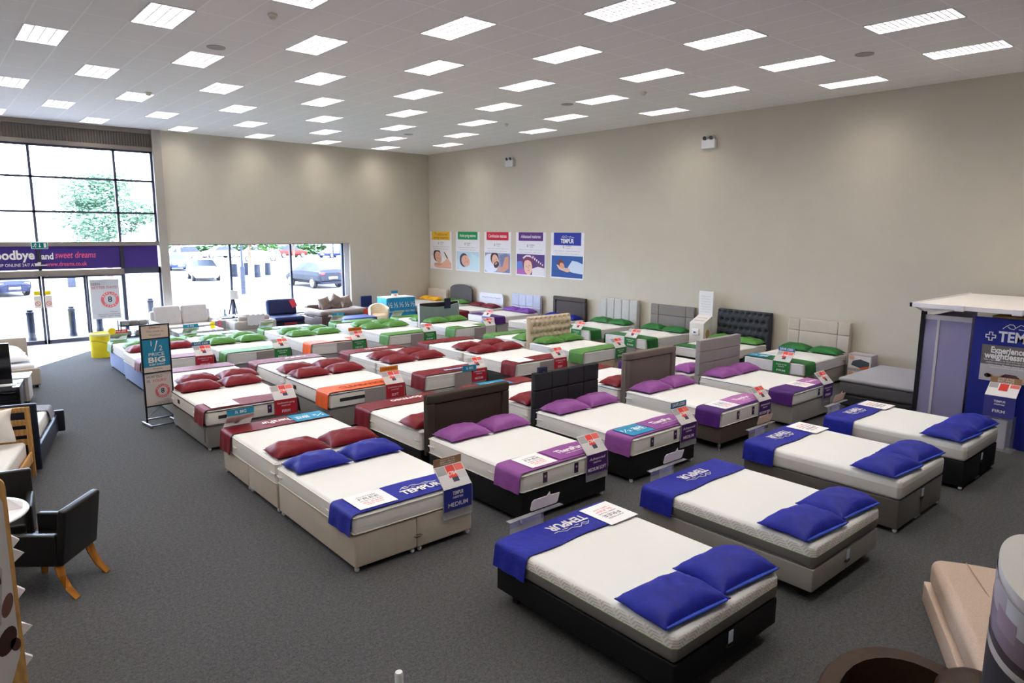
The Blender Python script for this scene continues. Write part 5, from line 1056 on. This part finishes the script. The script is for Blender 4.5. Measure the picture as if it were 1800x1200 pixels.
for sx in (-1, 1):
    for sy in (-1, 1): obj('leg', MB().box(sx*.2-.018, sx*.2+.018, sy*.2-.018, sy*.2+.018, 0, .43).mesh('leg', M('leg_dark'), 0), t)
t = thing('promotion_table', 'table wrapped in turquoise half-price cloth in front of the far corner', 'table', (13.54, 22.35, 0))
tc = MB(); n = 56
def cl(u, v):
    a = u*2*PI; sx, sy = math.cos(a), math.sin(a); k_ = 1/max(abs(sx)/.61, abs(sy)/.36)
    k_ = k_*(1+.02*math.sin(a*22)*v+.05*v); return (sx*k_, sy*k_, .97-.95*v)
tc.grid(cl, n*2, 6); obj('cloth', tc.mesh('cloth', M('cloth_teal', (36,150,200), 'satin'), 60), t)
obj('tabletop', MB().box(-.61, .61, -.36, .36, .955, .985).mesh('tabletop', M('cloth_top', (232,236,240)), 0), t)
for k_ in range(5):
    text(t, '½', .27, WHITE, frame_on((-.49+.24*k_, -.405, .70), (1, 0, 0), (0, 0, 1)), .01); text(t, 'PRICE', .09, WHITE, frame_on((-.49+.24*k_, -.412, .46), (1, 0, 0), (0, 0, 1)), .01, 0, .2)
t = thing('price_stand', 'small price stand with blue header on the turquoise half-price table', 'price stand', (13.42, 22.2, .986))
obj('price_board', MB().add([(-.13, -.08, 0), (.13, -.08, 0), (.13, .06, .12), (-.13, .06, .12), (-.13, .07, .0), (.13, .07, 0)], [(0, 1, 2, 3), (3, 2, 5, 4), (0, 3, 4), (1, 5, 2)]).mesh('price_board', wht, 0), t); obj('header', MB().box(-.14, .14, .06, .066, .12, .23).mesh('header', M('tag_teal'), 0), t); obj('red_cell', MB().box(-.05, .05, -.02, .02, .04, .085).mesh('red_cell', M('cell_226_66_58'), 0), t)
# kiosk between the wall beds
t = thing('leaflet_kiosk', 'white card leaflet dispenser with tall back panel between grey and charcoal headboards', 'dispenser', M4=Matrix.Translation((15.98, 10.62, 0)) @ Matrix.Rotation(-PI/2, 4, 'Z'))
kw = M('kiosk_card', (226,220,212), rough=.6)
obj('body', MB().add([(-.22,-.2,0),(.22,-.2,0),(.22,.2,0),(-.22,.2,0),(-.22,-.2,1.02),(.22,-.2,1.02),(.22,.2,1.20),(-.22,.2,1.20)], [(0,3,2,1),(4,5,6,7),(0,1,5,4),(1,2,6,5),(2,3,7,6),(3,0,4,7)]).mesh('body', kw, 0), t)
obj('back_panel', MB().box(-.22, .22, .185, .20, 1.20, 1.86).mesh('back_panel', M('kiosk_white', (236,234,234)), 0), t)
obj('dispenser_box', MB().rbox(-.10, .10, -.26, -.2, .70, .86, .01).mesh('dispenser_box', wht), t)
obj('slot', MB().box(-.05, .02, -.264, -.26, .76, .79).mesh('slot', M('band_dark'), 0), t)
obj('side_mark', MB().prism(ell(.09, .13), 0, .002).mesh('side_mark', M('mark_tan', (196,160,110)), 0), t, frame_on((.221, 0, .72), (0, 1, 0), (0, 0, 1)))
text(t, 'Mattress', .05, (150,140,136), frame_on((0, -.08, 1.078), (1, 0, 0), (0, .4, .18)), .004, 0, .3); text(t, 'recycling', .05, (150,140,136), frame_on((0, .06, 1.141), (1, 0, 0), (0, .4, .18)), .004, 0, .3)
for k_ in range(7): text(t, ('Sleep well', 'with a new mattress', 'ask a member of staff', 'about our removal', 'and recycling service', 'when you order', 'today')[k_], .035, (196,192,196), frame_on((0, .183, 1.72-.07*k_), (1, 0, 0), (0, 0, 1)), 0, 0, .3)
for k_, (z_, lab) in enumerate(((0, 'printed airbed box on the floor by the side wall, bottom of two'), (.36, 'printed airbed box by the side wall, top of two'))):
    t = thing('product_box', lab, 'box', M4=Matrix.Translation((16.18, 6.42, z_+.0)) @ Matrix.Rotation(-PI/2, 4, 'Z'), group='airbed boxes')
    obj('carton', MB().rbox(-.26, .26, -.16, .16, .0, .355, .004).mesh('carton', M('carton_grey', (176,170,172)), 0), t)
    obj('front_print', MB().box(-.24, .24, -.163, -.16, .03, .32).mesh('front_print', M('print_white', (222,214,210)), 0), t)
    obj('airbed_print', MB().prism([(-.18,.10),(.02,.05),(.22,.12),(.22,.2),(.02,.25),(-.14,.2)], 0, .001, frame_on((0, -.164, 0), (1, 0, 0), (0, 0, 1))).mesh('airbed_print', M('print_slate', (70,80,92)), 0), t)
    obj('sunset_print', MB().prism([(.0,.05),(.22,.12),(.2,.04),(.05,.02)], 0, .001, frame_on((0, -.166, 0), (1, 0, 0), (0, 0, 1))).mesh('sunset_print', M('print_orange', (216,110,60)), 0), t)
    obj('face_print', MB().prism(ell(.06, .05, -.17, .27), 0, .001, frame_on((0, -.164, 0), (1, 0, 0), (0, 0, 1))).mesh('face_print', M('pic_222_172_150', SK), 0), t)
# ------------------------------------------------------------------ blue booth
t = thing('display_booth', 'blue walled display booth with white canopy roof and tinted clear side', 'booth', (13.2, 4.3, 0))
# local: x into the booth (+X world), y negative runs toward the camera
obj('corner_post', MB().box(-.02, .05, -.05, .02, 0, 2.12).mesh('corner_post', M('post_black', (26,26,30)), 0), t)
obj('frame', MB().box(-.01, .03, -.75, -.05, 1.98, 2.06).box(-.01, .03, -.28, -.24, 0, 1.98).box(-.01, .03, -.75, -.05, 0, .06).mesh('frame', M('booth_alu', (196,192,196), 'plain', .4), 0), t)
obj('clear_screen', MB().box(.0, .008, -.75, -.28, .06, 1.98).box(.0, .008, -.24, -.05, .06, 1.98).mesh('clear_screen', Mglass('tinted_acrylic', (190,184,222), .10, .5), 0), t)
nb = M('booth_navy', (34,44,132), rough=.5)
pn = obj('blue_panel', MB().box(-.06, .0, -3.1, -.80, 0, 2.10).mesh('blue_panel', nb, 0), t)
obj('rear_panel', MB().box(.05, 3.0, -.02, .02, 0, 2.0).mesh('rear_panel', M('booth_lilac', (150,146,186), rough=.5), 0), t)
obj('wood_canopy_edge', MB().box(.1, 2.8, -2.6, -1.0, 2.02, 2.12).mesh('wood_edge', M('booth_wood', (206,164,104), 'wood'), 0), t)
rf = obj('roof_panel', MB().box(-.15, 3.0, -3.3, .12, 2.20, 2.245).mesh('roof_panel', M('canopy_white', (238,232,226), rough=.6), 0), t)
rim_ = MB().box(-.19, -.15, -3.3, .16, 2.19, 2.26).box(-.19, 3.0, .12, .16, 2.19, 2.26)
for yy in (-.6, -1.4, -2.2): rim_.rbox(-.21, -.13, yy-.07, yy+.07, 2.17, 2.27, .01)
obj('canopy_rim', rim_.mesh('canopy_rim', M('rim_white', (236,234,240), rough=.35), 0), rf)
obj('support_arm', MB().tube([(.0, .0, 2.12), (-.10, .12, 2.2)], .014, 8).tube([(0, 0, 2.12), (-.12, -.45, 2.19)], .018, 8).tube([(.02, -2.9, 2.06), (-.12, -2.9, 2.2)], .018, 8).mesh('support_arm', M('rim_white')), t)
PT = frame_on((-.0605, -1.27, 1.80), (0, -1, 0), (0, 0, 1))
tempur_logo(pn, PT @ Matrix.Translation((.25, 0, .001)), .74, (226,224,232))
pl_ = MB(); q = [(-.02,-.06),(.02,-.06),(.02,-.02),(.06,-.02),(.06,.02),(.02,.02),(.02,.06),(-.02,.06),(-.02,.02),(-.06,.02),(-.06,-.02),(-.02,-.02)]
pl_.tube([(x*1.1, y*1.1, .001) for x, y in q], .012, 5, closed=True); obj('plus_emblem', pl_.mesh('plus_emblem', M('ink_226_224_232', (226,224,232))), pn, PT @ Matrix.Translation((-.22, 0, .001)))
for o_ in (): pass
PP = frame_on((-.062, -.95, .0), (0, -1, 0), (0, 0, 1))
bp_ = obj('poster', MB().prism([(.0, 1.07), (.80, 1.07), (.80, 1.66), (.0, 1.66)], 0, .003).mesh('poster', M('poster_taupe', (112,104,102), rough=.6), 0), pn, PP)
obj('poster_lower', MB().prism([(.0, 1.07), (.80, 1.07), (.80, 1.34), (.0, 1.34)], .003, .0036).mesh('poster_lower', M('poster_pale', (186,182,184), rough=.6), 0), bp_)
text(bp_, 'Experience', .14, WHITE, Matrix.Translation((.36, 1.58, .004)), .03, 0, .47); text(bp_, 'weightlessness', .14, WHITE, Matrix.Translation((.39, 1.485, .004)), .03, 0, .69)
for k_, s in enumerate(('Take a few minutes, lay down and enjoy an amazing', 'comfort experience with a pressure relieving', 'mattress. Please speak to a', 'member of staff for more details')): text(bp_, s, .035, (236,232,232), Matrix.Translation((.37, 1.415-.038*k_, .0045)), .002, 0, .66-.07*k_)
for nm, po, c in (('hair', ell(.05, .035, .12, 1.155), (50,36,36)), ('head', ell(.04, .028, .15, 1.16), (220,166,140)), ('arm', [(.10,1.13),(.2,1.125),(.36,1.165),(.34,1.185),(.2,1.15)], (222,172,146)), ('dress', [(.28,1.15),(.36,1.21),(.50,1.205),(.56,1.16),(.5,1.12),(.3,1.125)], (92,66,70)), ('legs', [(.54,1.125),(.55,1.165),(.7,1.135),(.79,1.118),(.7,1.11)], (224,176,150))): flat(bp_, nm, po, M('pic_%d_%d_%d' % c, c, rough=.6), Matrix.Translation((0, 0, .0042)), .0005)
t = thing('price_stand', 'floor standing blue price stand reading FIRM in front of the blue booth', 'price stand', M4=Matrix.Translation((12.95, 2.95, 0)) @ Matrix.Rotation(-PI/2, 4, 'Z'))
t['label'] = 'floor standing blue price stand reading FIRM in front of the blue booth'
fc = obj('front_card', MB().box(-.21, .21, -.13, -.125, .56, .90).mesh('front_card', M('card_firm', (66,66,140), rough=.5), 0), t)
for s, zz, sz, w_ in (('TEMPUR', .81, .05, .16), ('mattress', .765, .04, .14), ('FIRM', .65, .07, .17)): text(fc, s, sz, WHITE, frame_on((0, -.1312, zz), (1, 0, 0), (0, 0, 1)), .012, 0, w_)
T = frame_on((0, -.02, .98), (1, 0, 0), (0, .2, .16)); bd_ = obj('price_board', MB().box(-.21, .21, -.14, .14, 0, .006).mesh('price_board', wht, 0), t, T)
for nm, a_, b_, c_, d_, c in (('red_cell', -.06, .06, -.02, .13, (226,66,58)), ('pink_cell', .08, .2, .06, .13, (232,110,100)), ('grey_cell', -.2, -.08, .03, .13, (170,166,166))): obj(nm, MB().box(a_, b_, c_, d_, .006, .0072).mesh(nm, M('cell_%d_%d_%d' % c, c), 0), bd_)
hd_ = obj('header', MB().box(-.21, .21, .09, .094, 1.06, 1.17).mesh('header', M('head_164_128_92', (164,128,92)), 0), t)
for k_, s in enumerate(('WHAT IS THE', 'BEST PRICE', 'TODAY?')): text(hd_, s, .03, WHITE, frame_on((0, .089, 1.145-.032*k_), (1, 0, 0), (0, 0, 1)), .01, 0, .22)
obj('clear_column', MB().box(-.20, .20, -.12, .08, .03, .56).mesh('clear_column', acryl, 0), t); obj('foot_plate', MB().rbox(-.24, .24, -.16, .14, 0, .03, .006).mesh('foot_plate', acryl), t); obj('leaflets', MB().box(-.10, .12, -.09, -.03, .04, .5).mesh('leaflets', M('leaflet_white', (214,212,220)), 0), t)
# ------------------------------------------------------------------ left side furniture
oak = M('oak', (196,150,92), 'wood'); lea = M('black_leather', (13,12,14), 'gloss', .4); hon = M('honey_leg', (186,122,50), 'wood')
def armchair(lab, M4):
    t = thing('dining_armchair', lab, 'chair', M4=M4)    # faces local +y, back at -y
    cush(t, 'seat', -.24, .24, -.24, .28, .36, .46, lea, .03)
    T = Matrix.Translation((0, -.25, .33)) @ Matrix.Rotation(rad(8), 4, 'X'); cush(t, 'backrest', -.29, .29, -.04, .04, 0, .55, lea, .025, T)
    for s in (-1, 1):
        cush(t, 'arm', s*.265-.035, s*.265+.035, -.25, .26, .33, .64, lea, .02)
        for y_, dy in ((-.22, -.16), (.22, .03)):
            obj('leg', MB().tube([(s*.24, y_, .34), (s*.245, y_+dy*.15, .22), (s*.25, y_+dy*.5, .1), (s*.255, y_+dy, 0)], [.048, .046, .040, .034], 4).mesh('leg', hon, 30), t)
    return t
ang = math.atan2(.63, .78)
armchair('black leather dining armchair with honey wood legs, back turned to the aisle', Matrix.Translation((.70, 7.66, 0)) @ Matrix.Rotation(rad(51), 4, 'Z'))
armchair('black leather dining armchair on the far side of the round white table', Matrix.Translation((.38, 8.55, 0)) @ Matrix.Rotation(rad(172), 4, 'Z'))
t = thing('dining_table', 'round white dining table beside the black leather armchairs', 'table', (.10, 8.0, 0))
obj('tabletop', MB().lathe([(.2, .72), (.48, .722), (.50, .735), (.50, .745), (.49, .755), (1e-6, .756)], 40).mesh('tabletop', M('gloss_white')), t); obj('pedestal', MB().lathe([(.06, .03), (.05, .1), (.05, .72)], 20).mesh('pedestal', M('gloss_white')), t); obj('foot', MB().lathe([(.28, 0), (.28, .015), (.08, .05), (.06, .06)], 30).mesh('foot', M('gloss_white')), t)
o = obj('folded_napkin', MB().add([(-.12,-.08,0),(.12,-.10,0),(.14,.08,0),(-.10,.1,0),(.02,0,.09),(.05,.06,.05)], [(0,1,4),(1,2,4),(2,3,5),(3,0,4),(2,5,4),(3,4,5)]).mesh('folded_napkin', M('napkin', (226,222,222), 'fabric'), 0), None, Matrix.Translation((.42, 8.0, .758))); tag(o, 'folded white napkin on the round dining table', 'napkin')
t = thing('slatted_bed', 'oak bed with slatted headboard and pale mattress by the left edge', 'bed', M4=Matrix.Translation((-.02, 10.65, 0)) @ Matrix.Rotation(rad(-15), 4, 'Z'))
obj('headboard', MB().rbox(.715, .775, .93, .99, 0, 1.0, .008).rbox(-.775, -.715, .93, .99, 0, 1.0, .008).rbox(-.775, .775, .935, .985, .93, 1.0, .008).mesh('headboard', oak), t)
for z_ in (.46, .60, .74): obj('slat', MB().rbox(-.72, .72, .95, .97, z_, z_+.085, .005).mesh('slat', oak), t)
for s in (-1, 1):
    obj('side_rail', MB().rbox(s*.745-.015, s*.745+.015, -.95, .94, .22, .36, .004).mesh('side_rail', oak), t); obj('leg', MB().rbox(s*.745-.03, s*.745+.03, -.99, -.93, 0, .40, .006).mesh('leg', oak), t)
obj('foot_rail', MB().rbox(-.72, .72, -.98, -.95, .2, .38, .004).mesh('foot_rail', oak), t); obj('slat_base', MB().box(-.73, .73, -.94, .93, .25, .29).mesh('slat_base', oak, 0), t)
obj('mattress', MB().rbox(-.70, .70, -.93, .91, .29, .52, .045, (8, 10, 2), 3).mesh('mattress', matt_mat('quilt'), 60), t)
for lab, x_, y_, z_, w_, h_, c, an in (('large white pillow propped on the oak slatted headboard', .47, 11.17, .70, .66, .46, (236,230,222), 4), ('large white pillow propped further left on the oak headboard', -.25, 11.17, .70, .66, .46, (234,228,220), -3), ('small beige cushion in front of the white pillows on the oak bed', .14, 10.98, .645, .40, .30, (176,160,140), 0)):
    o = obj('pillow', pillow_mesh(1, c, 'fabric', w_, h_, .16), None, Matrix.Translation((-.02, 10.65, 0)) @ Matrix.Rotation(rad(-15), 4, 'Z') @ Matrix.Translation((x_-.18, y_-10.4-.02, z_+.085)) @ Matrix.Rotation(rad(70), 4, 'X') @ Matrix.Rotation(rad(an), 4, 'Z')); tag(o, lab, 'pillow', 'pillows on the oak bed')
t = thing('bed', 'navy leather bed with white mattress and grey runner behind the oak headboard', 'bed', M4=Matrix.Translation((.56, 12.66, 0)) @ Matrix.Rotation(rad(-14), 4, 'Z'))
nl = M('navy_leather', (28,36,58), 'gloss', .4)
for s in (-1, 1): obj('side_rail', MB().rbox(s*.72-.03, s*.72+.03, -1.0, 1.0, .07, .36, .02, (1, 2, 1)).mesh('side_rail', nl), t)
obj('headboard', MB().rbox(-.78, .78, -1.06, -1.0, .05, 1.02, .02).mesh('headboard', nl), t); obj('footboard', MB().rbox(-.80, .84, 1.0, 1.08, .06, .42, .02).mesh('footboard', M('navy_dark', (24,26,36), 'gloss', .4)), t)
for sx in (-.68, .68):
    for sy in (-.9, .96): obj('foot', castor_mesh('castor'), t, Matrix.Translation((sx, sy, 0)) @ Matrix.Diagonal((1, 1, 1.3, 1)))
mo = obj('mattress', MB().rbox(-.67, .67, -.98, .98, .28, .54, .045, (8, 10, 2), 3).mesh('mattress', matt_mat('rib'), 60), t)
o = obj('bed_runner', runner_mesh(1.34, .26, .42, .165, (120,116,124), 'fabric', seed=2), None, Matrix.Translation((.56, 12.66, 0)) @ Matrix.Rotation(rad(-14), 4, 'Z') @ Matrix.Translation((0, .53, .28))); tag(o, 'grey runner across the foot of the navy leather bed', 'bed runner')
t = thing('chest_of_drawers', 'glossy black two-drawer chest with white printed leaflets on top', 'chest of drawers', M4=Matrix.Translation((.84, 15.98, 0)) @ Matrix.Rotation(rad(-11), 4, 'Z'))
gb = M('gloss_black', (24,23,27), 'gloss', .12)
obj('carcass', MB().rbox(-.46, .46, -.42, .42, .03, .52, .006).mesh('carcass', gb), t)
for z_ in (.06, .28):
    dr = obj('drawer', MB().rbox(-.42, .42, -.44, -.42, z_, z_+.21, .006).mesh('drawer', gb), t)
    obj('wave_handle', MB().tube([(-.4+.08*i, -.445, z_+.15+.012*math.sin(i*1.25)) for i in range(11)], .006, 5).mesh('wave_handle', M('handle_dark', (52,50,56))), dr)
obj('plinth', MB().box(-.44, .44, -.38, .40, 0, .03).mesh('plinth', M('leg_dark'), 0), t)
o = obj('dressing_mirror', MB().rbox(-.5, .46, -.03, .03, 0, .78, .006).mesh('dressing_mirror', gb), None, Matrix.Translation((.70, 15.98, .521)) @ Matrix.Rotation(rad(-11), 4, 'Z')); tag(o, 'tall dark panel standing on the glossy black chest', 'mirror')
for k_, (x_, c, lab) in enumerate(((.62, (206,60,54), 'red and white price leaflet on the glossy black chest'), (1.06, (236,236,238), 'white sheet lying on the corner of the black chest'))):
    o = obj('leaflet', MB().box(-.13, .13, -.10, .10, 0, .012).mesh('leaflet', M('lf_%d' % k_, c), 0), None, Matrix.Translation((x_, 15.74, .522)) @ Matrix.Rotation(rad(-11), 4, 'Z')); tag(o, lab, 'leaflet')
t = thing('bedside_chest', 'white sided chest behind the glossy black chest', 'chest', M4=Matrix.Translation((1.10, 16.75, 0)) @ Matrix.Rotation(rad(-11), 4, 'Z'))
obj('carcass', MB().rbox(-.40, .40, -.30, .30, .03, .50, .006).mesh('carcass', M('chest_pale', (206,200,196), rough=.4)), t); obj('top', MB().rbox(-.42, .42, -.32, .32, .50, .525, .004).mesh('top', M('gloss_white')), t); obj('plinth', MB().box(-.38, .38, -.28, .28, 0, .03).mesh('plinth', M('leg_dark'), 0), t)
t = thing('bed', 'beige upholstered bed with white bedding near the entrance doors', 'bed', (1.02, 18.9, 0))
bu = M('beige_uphol', (184,172,156), 'fabric'); cush(t, 'base', -.76, .76, -1.0, 1.0, .06, .36, bu, .03); cush(t, 'headboard', -.78, .78, 1.0, 1.08, .06, .86, bu, .03); cush(t, 'mattress', -.70, .70, -.95, .98, .35, .52, M('bedding_white', (238,238,242), 'fabric'), .06)
cush(t, 'footboard', -.78, .78, -1.06, -.99, .06, .44, bu, .03)
for sx in (-.7, .7):
    for sy in (-.95, .95): obj('foot', MB().box(sx-.03, sx+.03, sy-.03, sy+.03, 0, .07).mesh('foot', M('leg_dark'), 0), t)
o = obj('pillow', pillow_mesh(3, (240,240,244), 'fabric', .72, .5, .2), None, Matrix.Translation((1.32, 19.62, .53))); tag(o, 'plump white pillow on the beige upholstered bed', 'pillow')
o = obj('duvet', pillow_mesh(1, (238,238,242), 'fabric', 1.36, 1.2, .26), None, Matrix.Translation((1.02, 18.7, .527))); tag(o, 'white duvet on the beige upholstered bed near the doors', 'duvet')
# ------------------------------------------------------------------ close to the camera
t = thing('display_board', 'tall oak edged board with printed picture standing at the left edge', 'display board', (-.15, 5.6, 0))
pts = [(-.45, .02), (.45, .02), (.45, 1.72)]+[(.45-.10+.10*math.cos(PI/2*i/6), 1.72+.08*math.sin(PI/2*i/6)) for i in range(1, 7)]+[(-.35, 1.80), (-.45, 1.72)]
TT = frame_on((0, .03, 0), (1, 0, 0), (0, 0, 1))
obj('panel', MB().prism(pts, 0, .05, TT).mesh('panel', oak, 20), t)
pr = obj('printed_sheet', MB().prism([(-.42, .30), (.36, .30), (.425, .50), (.425, 1.62), (.39, 1.70), (-.42, 1.74)], .0505, .053, TT).mesh('printed_sheet', M('print_pale', (206,200,198), rough=.6), 0), t)
for nm, po, c in (('picture_dark', ell(.05, .11, .36, .62, 16, rad(-20)), (70,48,46)), ('picture_shape', ell(.03, .09, .385, .88, 16, rad(-15)), (120,84,78)), ('picture_dark', ell(.03, .05, .405, .58, 16), (84,56,56)), ('picture_shadow', [(.18,.6),(.34,.75),(.38,1.15),(.3,1.3),(.15,1.1)], (176,168,170)), ('picture_shape', [(.3,1.0),(.37,1.05),(.36,1.12),(.31,1.1)], (140,98,88))): flat(pr, nm, po, M('bp_%d_%d_%d' % c, c, rough=.6), TT @ Matrix.Translation((0, 0, .0532)), .0006)
for k_, z_ in enumerate((1.30, 1.20, .92, .64, .40)):
    obj('leaflet', MB().add([(.44, .06, z_-.07), (.50+.02*(k_ % 2), .10, z_-.02), (.44, .06, z_+.05), (.44, .10, z_-.07), (.50, .13, z_-.02), (.44, .10, z_+.05)], [(0,1,2),(3,5,4),(0,3,4,1),(1,4,5,2),(0,2,5,3)]).mesh('leaflet', M('napkin'), 0), t)
t = thing('chaise', 'beige woven upholstered chaise end at the lower right', 'chaise', M4=Matrix.Translation((6.23, 1.09, 0)) @ Matrix.Rotation(math.atan2(-.463, -.886), 4, 'Z'))
bw = newmat('beige_weave', (196,174,156), .85, 0, .2); w_ = N(bw); sc_ = w_.new('ShaderNodeMapping'); sc_.inputs['Scale'].default_value = (26, 90, 90); w_.l.new(w_.coord().outputs['Object'], sc_.inputs['Vector'])
nz_ = w_.noise(1.6, 4, sc_.outputs[0]); w_.l.new(w_.mix(nz_, (*lin((176,154,138)), 1), (*lin((210,188,170)), 1)), w_.b.inputs['Base Color']); w_.bump(nz_, .3, .004)
obj('base', MB().rbox(-1.04, 1.04, -.50, .50, .0, .20, .012, (1, 1, 1)).mesh('base', bw), t)
def cdis(q, nrm, sz):
    return (q[0], q[1], q[2]+(.012*math.sin(q[0]*7)*math.sin(q[1]*9) if nrm == (2, 1) else 0))
obj('seat', MB().rbox(-1.0, 1.0, -.475, .475, .20, .475, .085, (14, 8, 2), 4, None, cdis).mesh('seat', bw, 70), t)
obj('seam', MB().tube([(-.95, -.2, .478), (-.2, -.16, .478), (.4, -.22, .478), (.95, -.18, .478)], .006, 5).mesh('seam', M('seam_tan', (164,138,120))), t)
t = thing('totem_display', 'white cardboard column printed with a purple sofa at the right edge', 'display', (3.42, .56, 0))
def tot(u, v, r=.195): 
    a = u*2*PI; top = 2.05+.10*math.cos(a-rad(50)); return (r*math.cos(a), r*.80*math.sin(a), v*top)
mm = MB().grid(lambda u, v: tot(u, v), 48, 30); 
BR = [.004]
def band(nm, f0, f1, c, a0=0, a1=1):
    BR[0] += .0008
    m2 = MB().grid(lambda u, v: tot(a0+(a1-a0)*u, f0(a0+(a1-a0)*u)+(f1(a0+(a1-a0)*u)-f0(a0+(a1-a0)*u))*v, .195+BR[0]), 40, 4); obj(nm, m2.mesh(nm, M('tot_%d_%d_%d' % c, c, 'gloss', .3), 60), tt)
tt = obj('column', mm.mesh('column', M('totem_white', (214,210,216), 'gloss', .3), 60), t)
obj('top_disc', MB().add([tot(i/48, 1) for i in range(48)], [tuple(range(48))]).mesh('top_disc', M('totem_top', (250,248,244)), 0), t)
w_ = lambda b, k=.02, p=0: (lambda u: 1-(1-b)*.62+k*.6*math.cos(2*PI*u+p))
band('picture_wall', w_(.78), w_(.98), (178,170,182)); band('picture_window', w_(.86), w_(.975), (210,210,220), .42, .62); band('picture_sofa', w_(.80), w_(.885), (140,124,140), .25, .72); band('picture_cushion', w_(.85), w_(.92), (158,140,156), .38, .47); band('picture_base', w_(.765), w_(.80), (76,66,72), .3, .70); band('picture_floor', w_(.72), w_(.765), (196,186,186)); band('text_band', w_(.55, .04), w_(.72, .0), (62,58,64)); 
for k_ in range(5): band('text_line', w_(.51-.02*k_, .03), w_(.515-.02*k_, .03), (150,146,160), .52, .72-.02*k_)
for k_, ch in enumerate('SOFAS'):
    a = rad(206+k_*16); p = (.213*math.cos(a), .213*.8*math.sin(a), 2.05*.765); text(tt, ch, .07, (214,206,222), frame_on(p, (-math.sin(a), .8*math.cos(a), 0), (0, 0, 1)), .005)
t = thing('tub_chair', 'brown leather tub chair with dark seat at the bottom edge', 'chair', M4=Matrix.Translation((4.10, 1.13, 0)) @ Matrix.Rotation(rad(-45), 4, 'Z'))
tub(t, M('tub_brown', (58,40,26), 'satin'), .54, .80, .36, M('tub_dark', (16,14,14), 'fabric'), .10)
obj('head_cushion', MB().ball((.40, .20, .70), .21, 14, None, .75).mesh('head_cushion', M('tub_brown'), 60), t)
t = thing('display_post', 'slim white post with rounded top standing on the carpet at the bottom edge', 'post', (1.82, 3.06, 0))
obj('pole', MB().lathe([(.024, .02), (.024, .985), (.02, 1.0), (1e-6, 1.005)], 16).mesh('pole', M('post_white', (232,232,234), rough=.4)), t); obj('base', MB().lathe([(.16, 0), (.16, .012), (.03, .025)], 24).mesh('base', M('post_white')), t)
# ------------------------------------------------------------------ light and view
wd = bpy.data.worlds.new('sky'); bpy.context.scene.world = wd; wd.use_nodes = True
bg = wd.node_tree.nodes['Background']; bg.inputs[0].default_value = (.66, .80, 1.0, 1); bg.inputs[1].default_value = 27
sl = bpy.data.lights.new('sun', 'SUN'); sl.energy = 30; sl.angle = rad(.6); sl.color = (1, .96, .9)
so = bpy.data.objects.new('sun', sl); C.objects.link(so); so.rotation_euler = (rad(40), 0, rad(-20))
sc = bpy.context.scene
sc.view_settings.view_transform = 'Standard'; sc.view_settings.look = 'None'; sc.view_settings.exposure = 0.1; sc.view_settings.gamma = 1.0
sc.view_settings.use_curve_mapping = False
sc.cycles.max_bounces = 8; sc.cycles.diffuse_bounces = 8; sc.cycles.glossy_bounces = 3; sc.cycles.transparent_max_bounces = 12; sc.cycles.transmission_bounces = 4
sc.cycles.sample_clamp_indirect = 10; sc.cycles.use_denoising = True; sc.cycles.caustics_reflective = False; sc.cycles.caustics_refractive = False
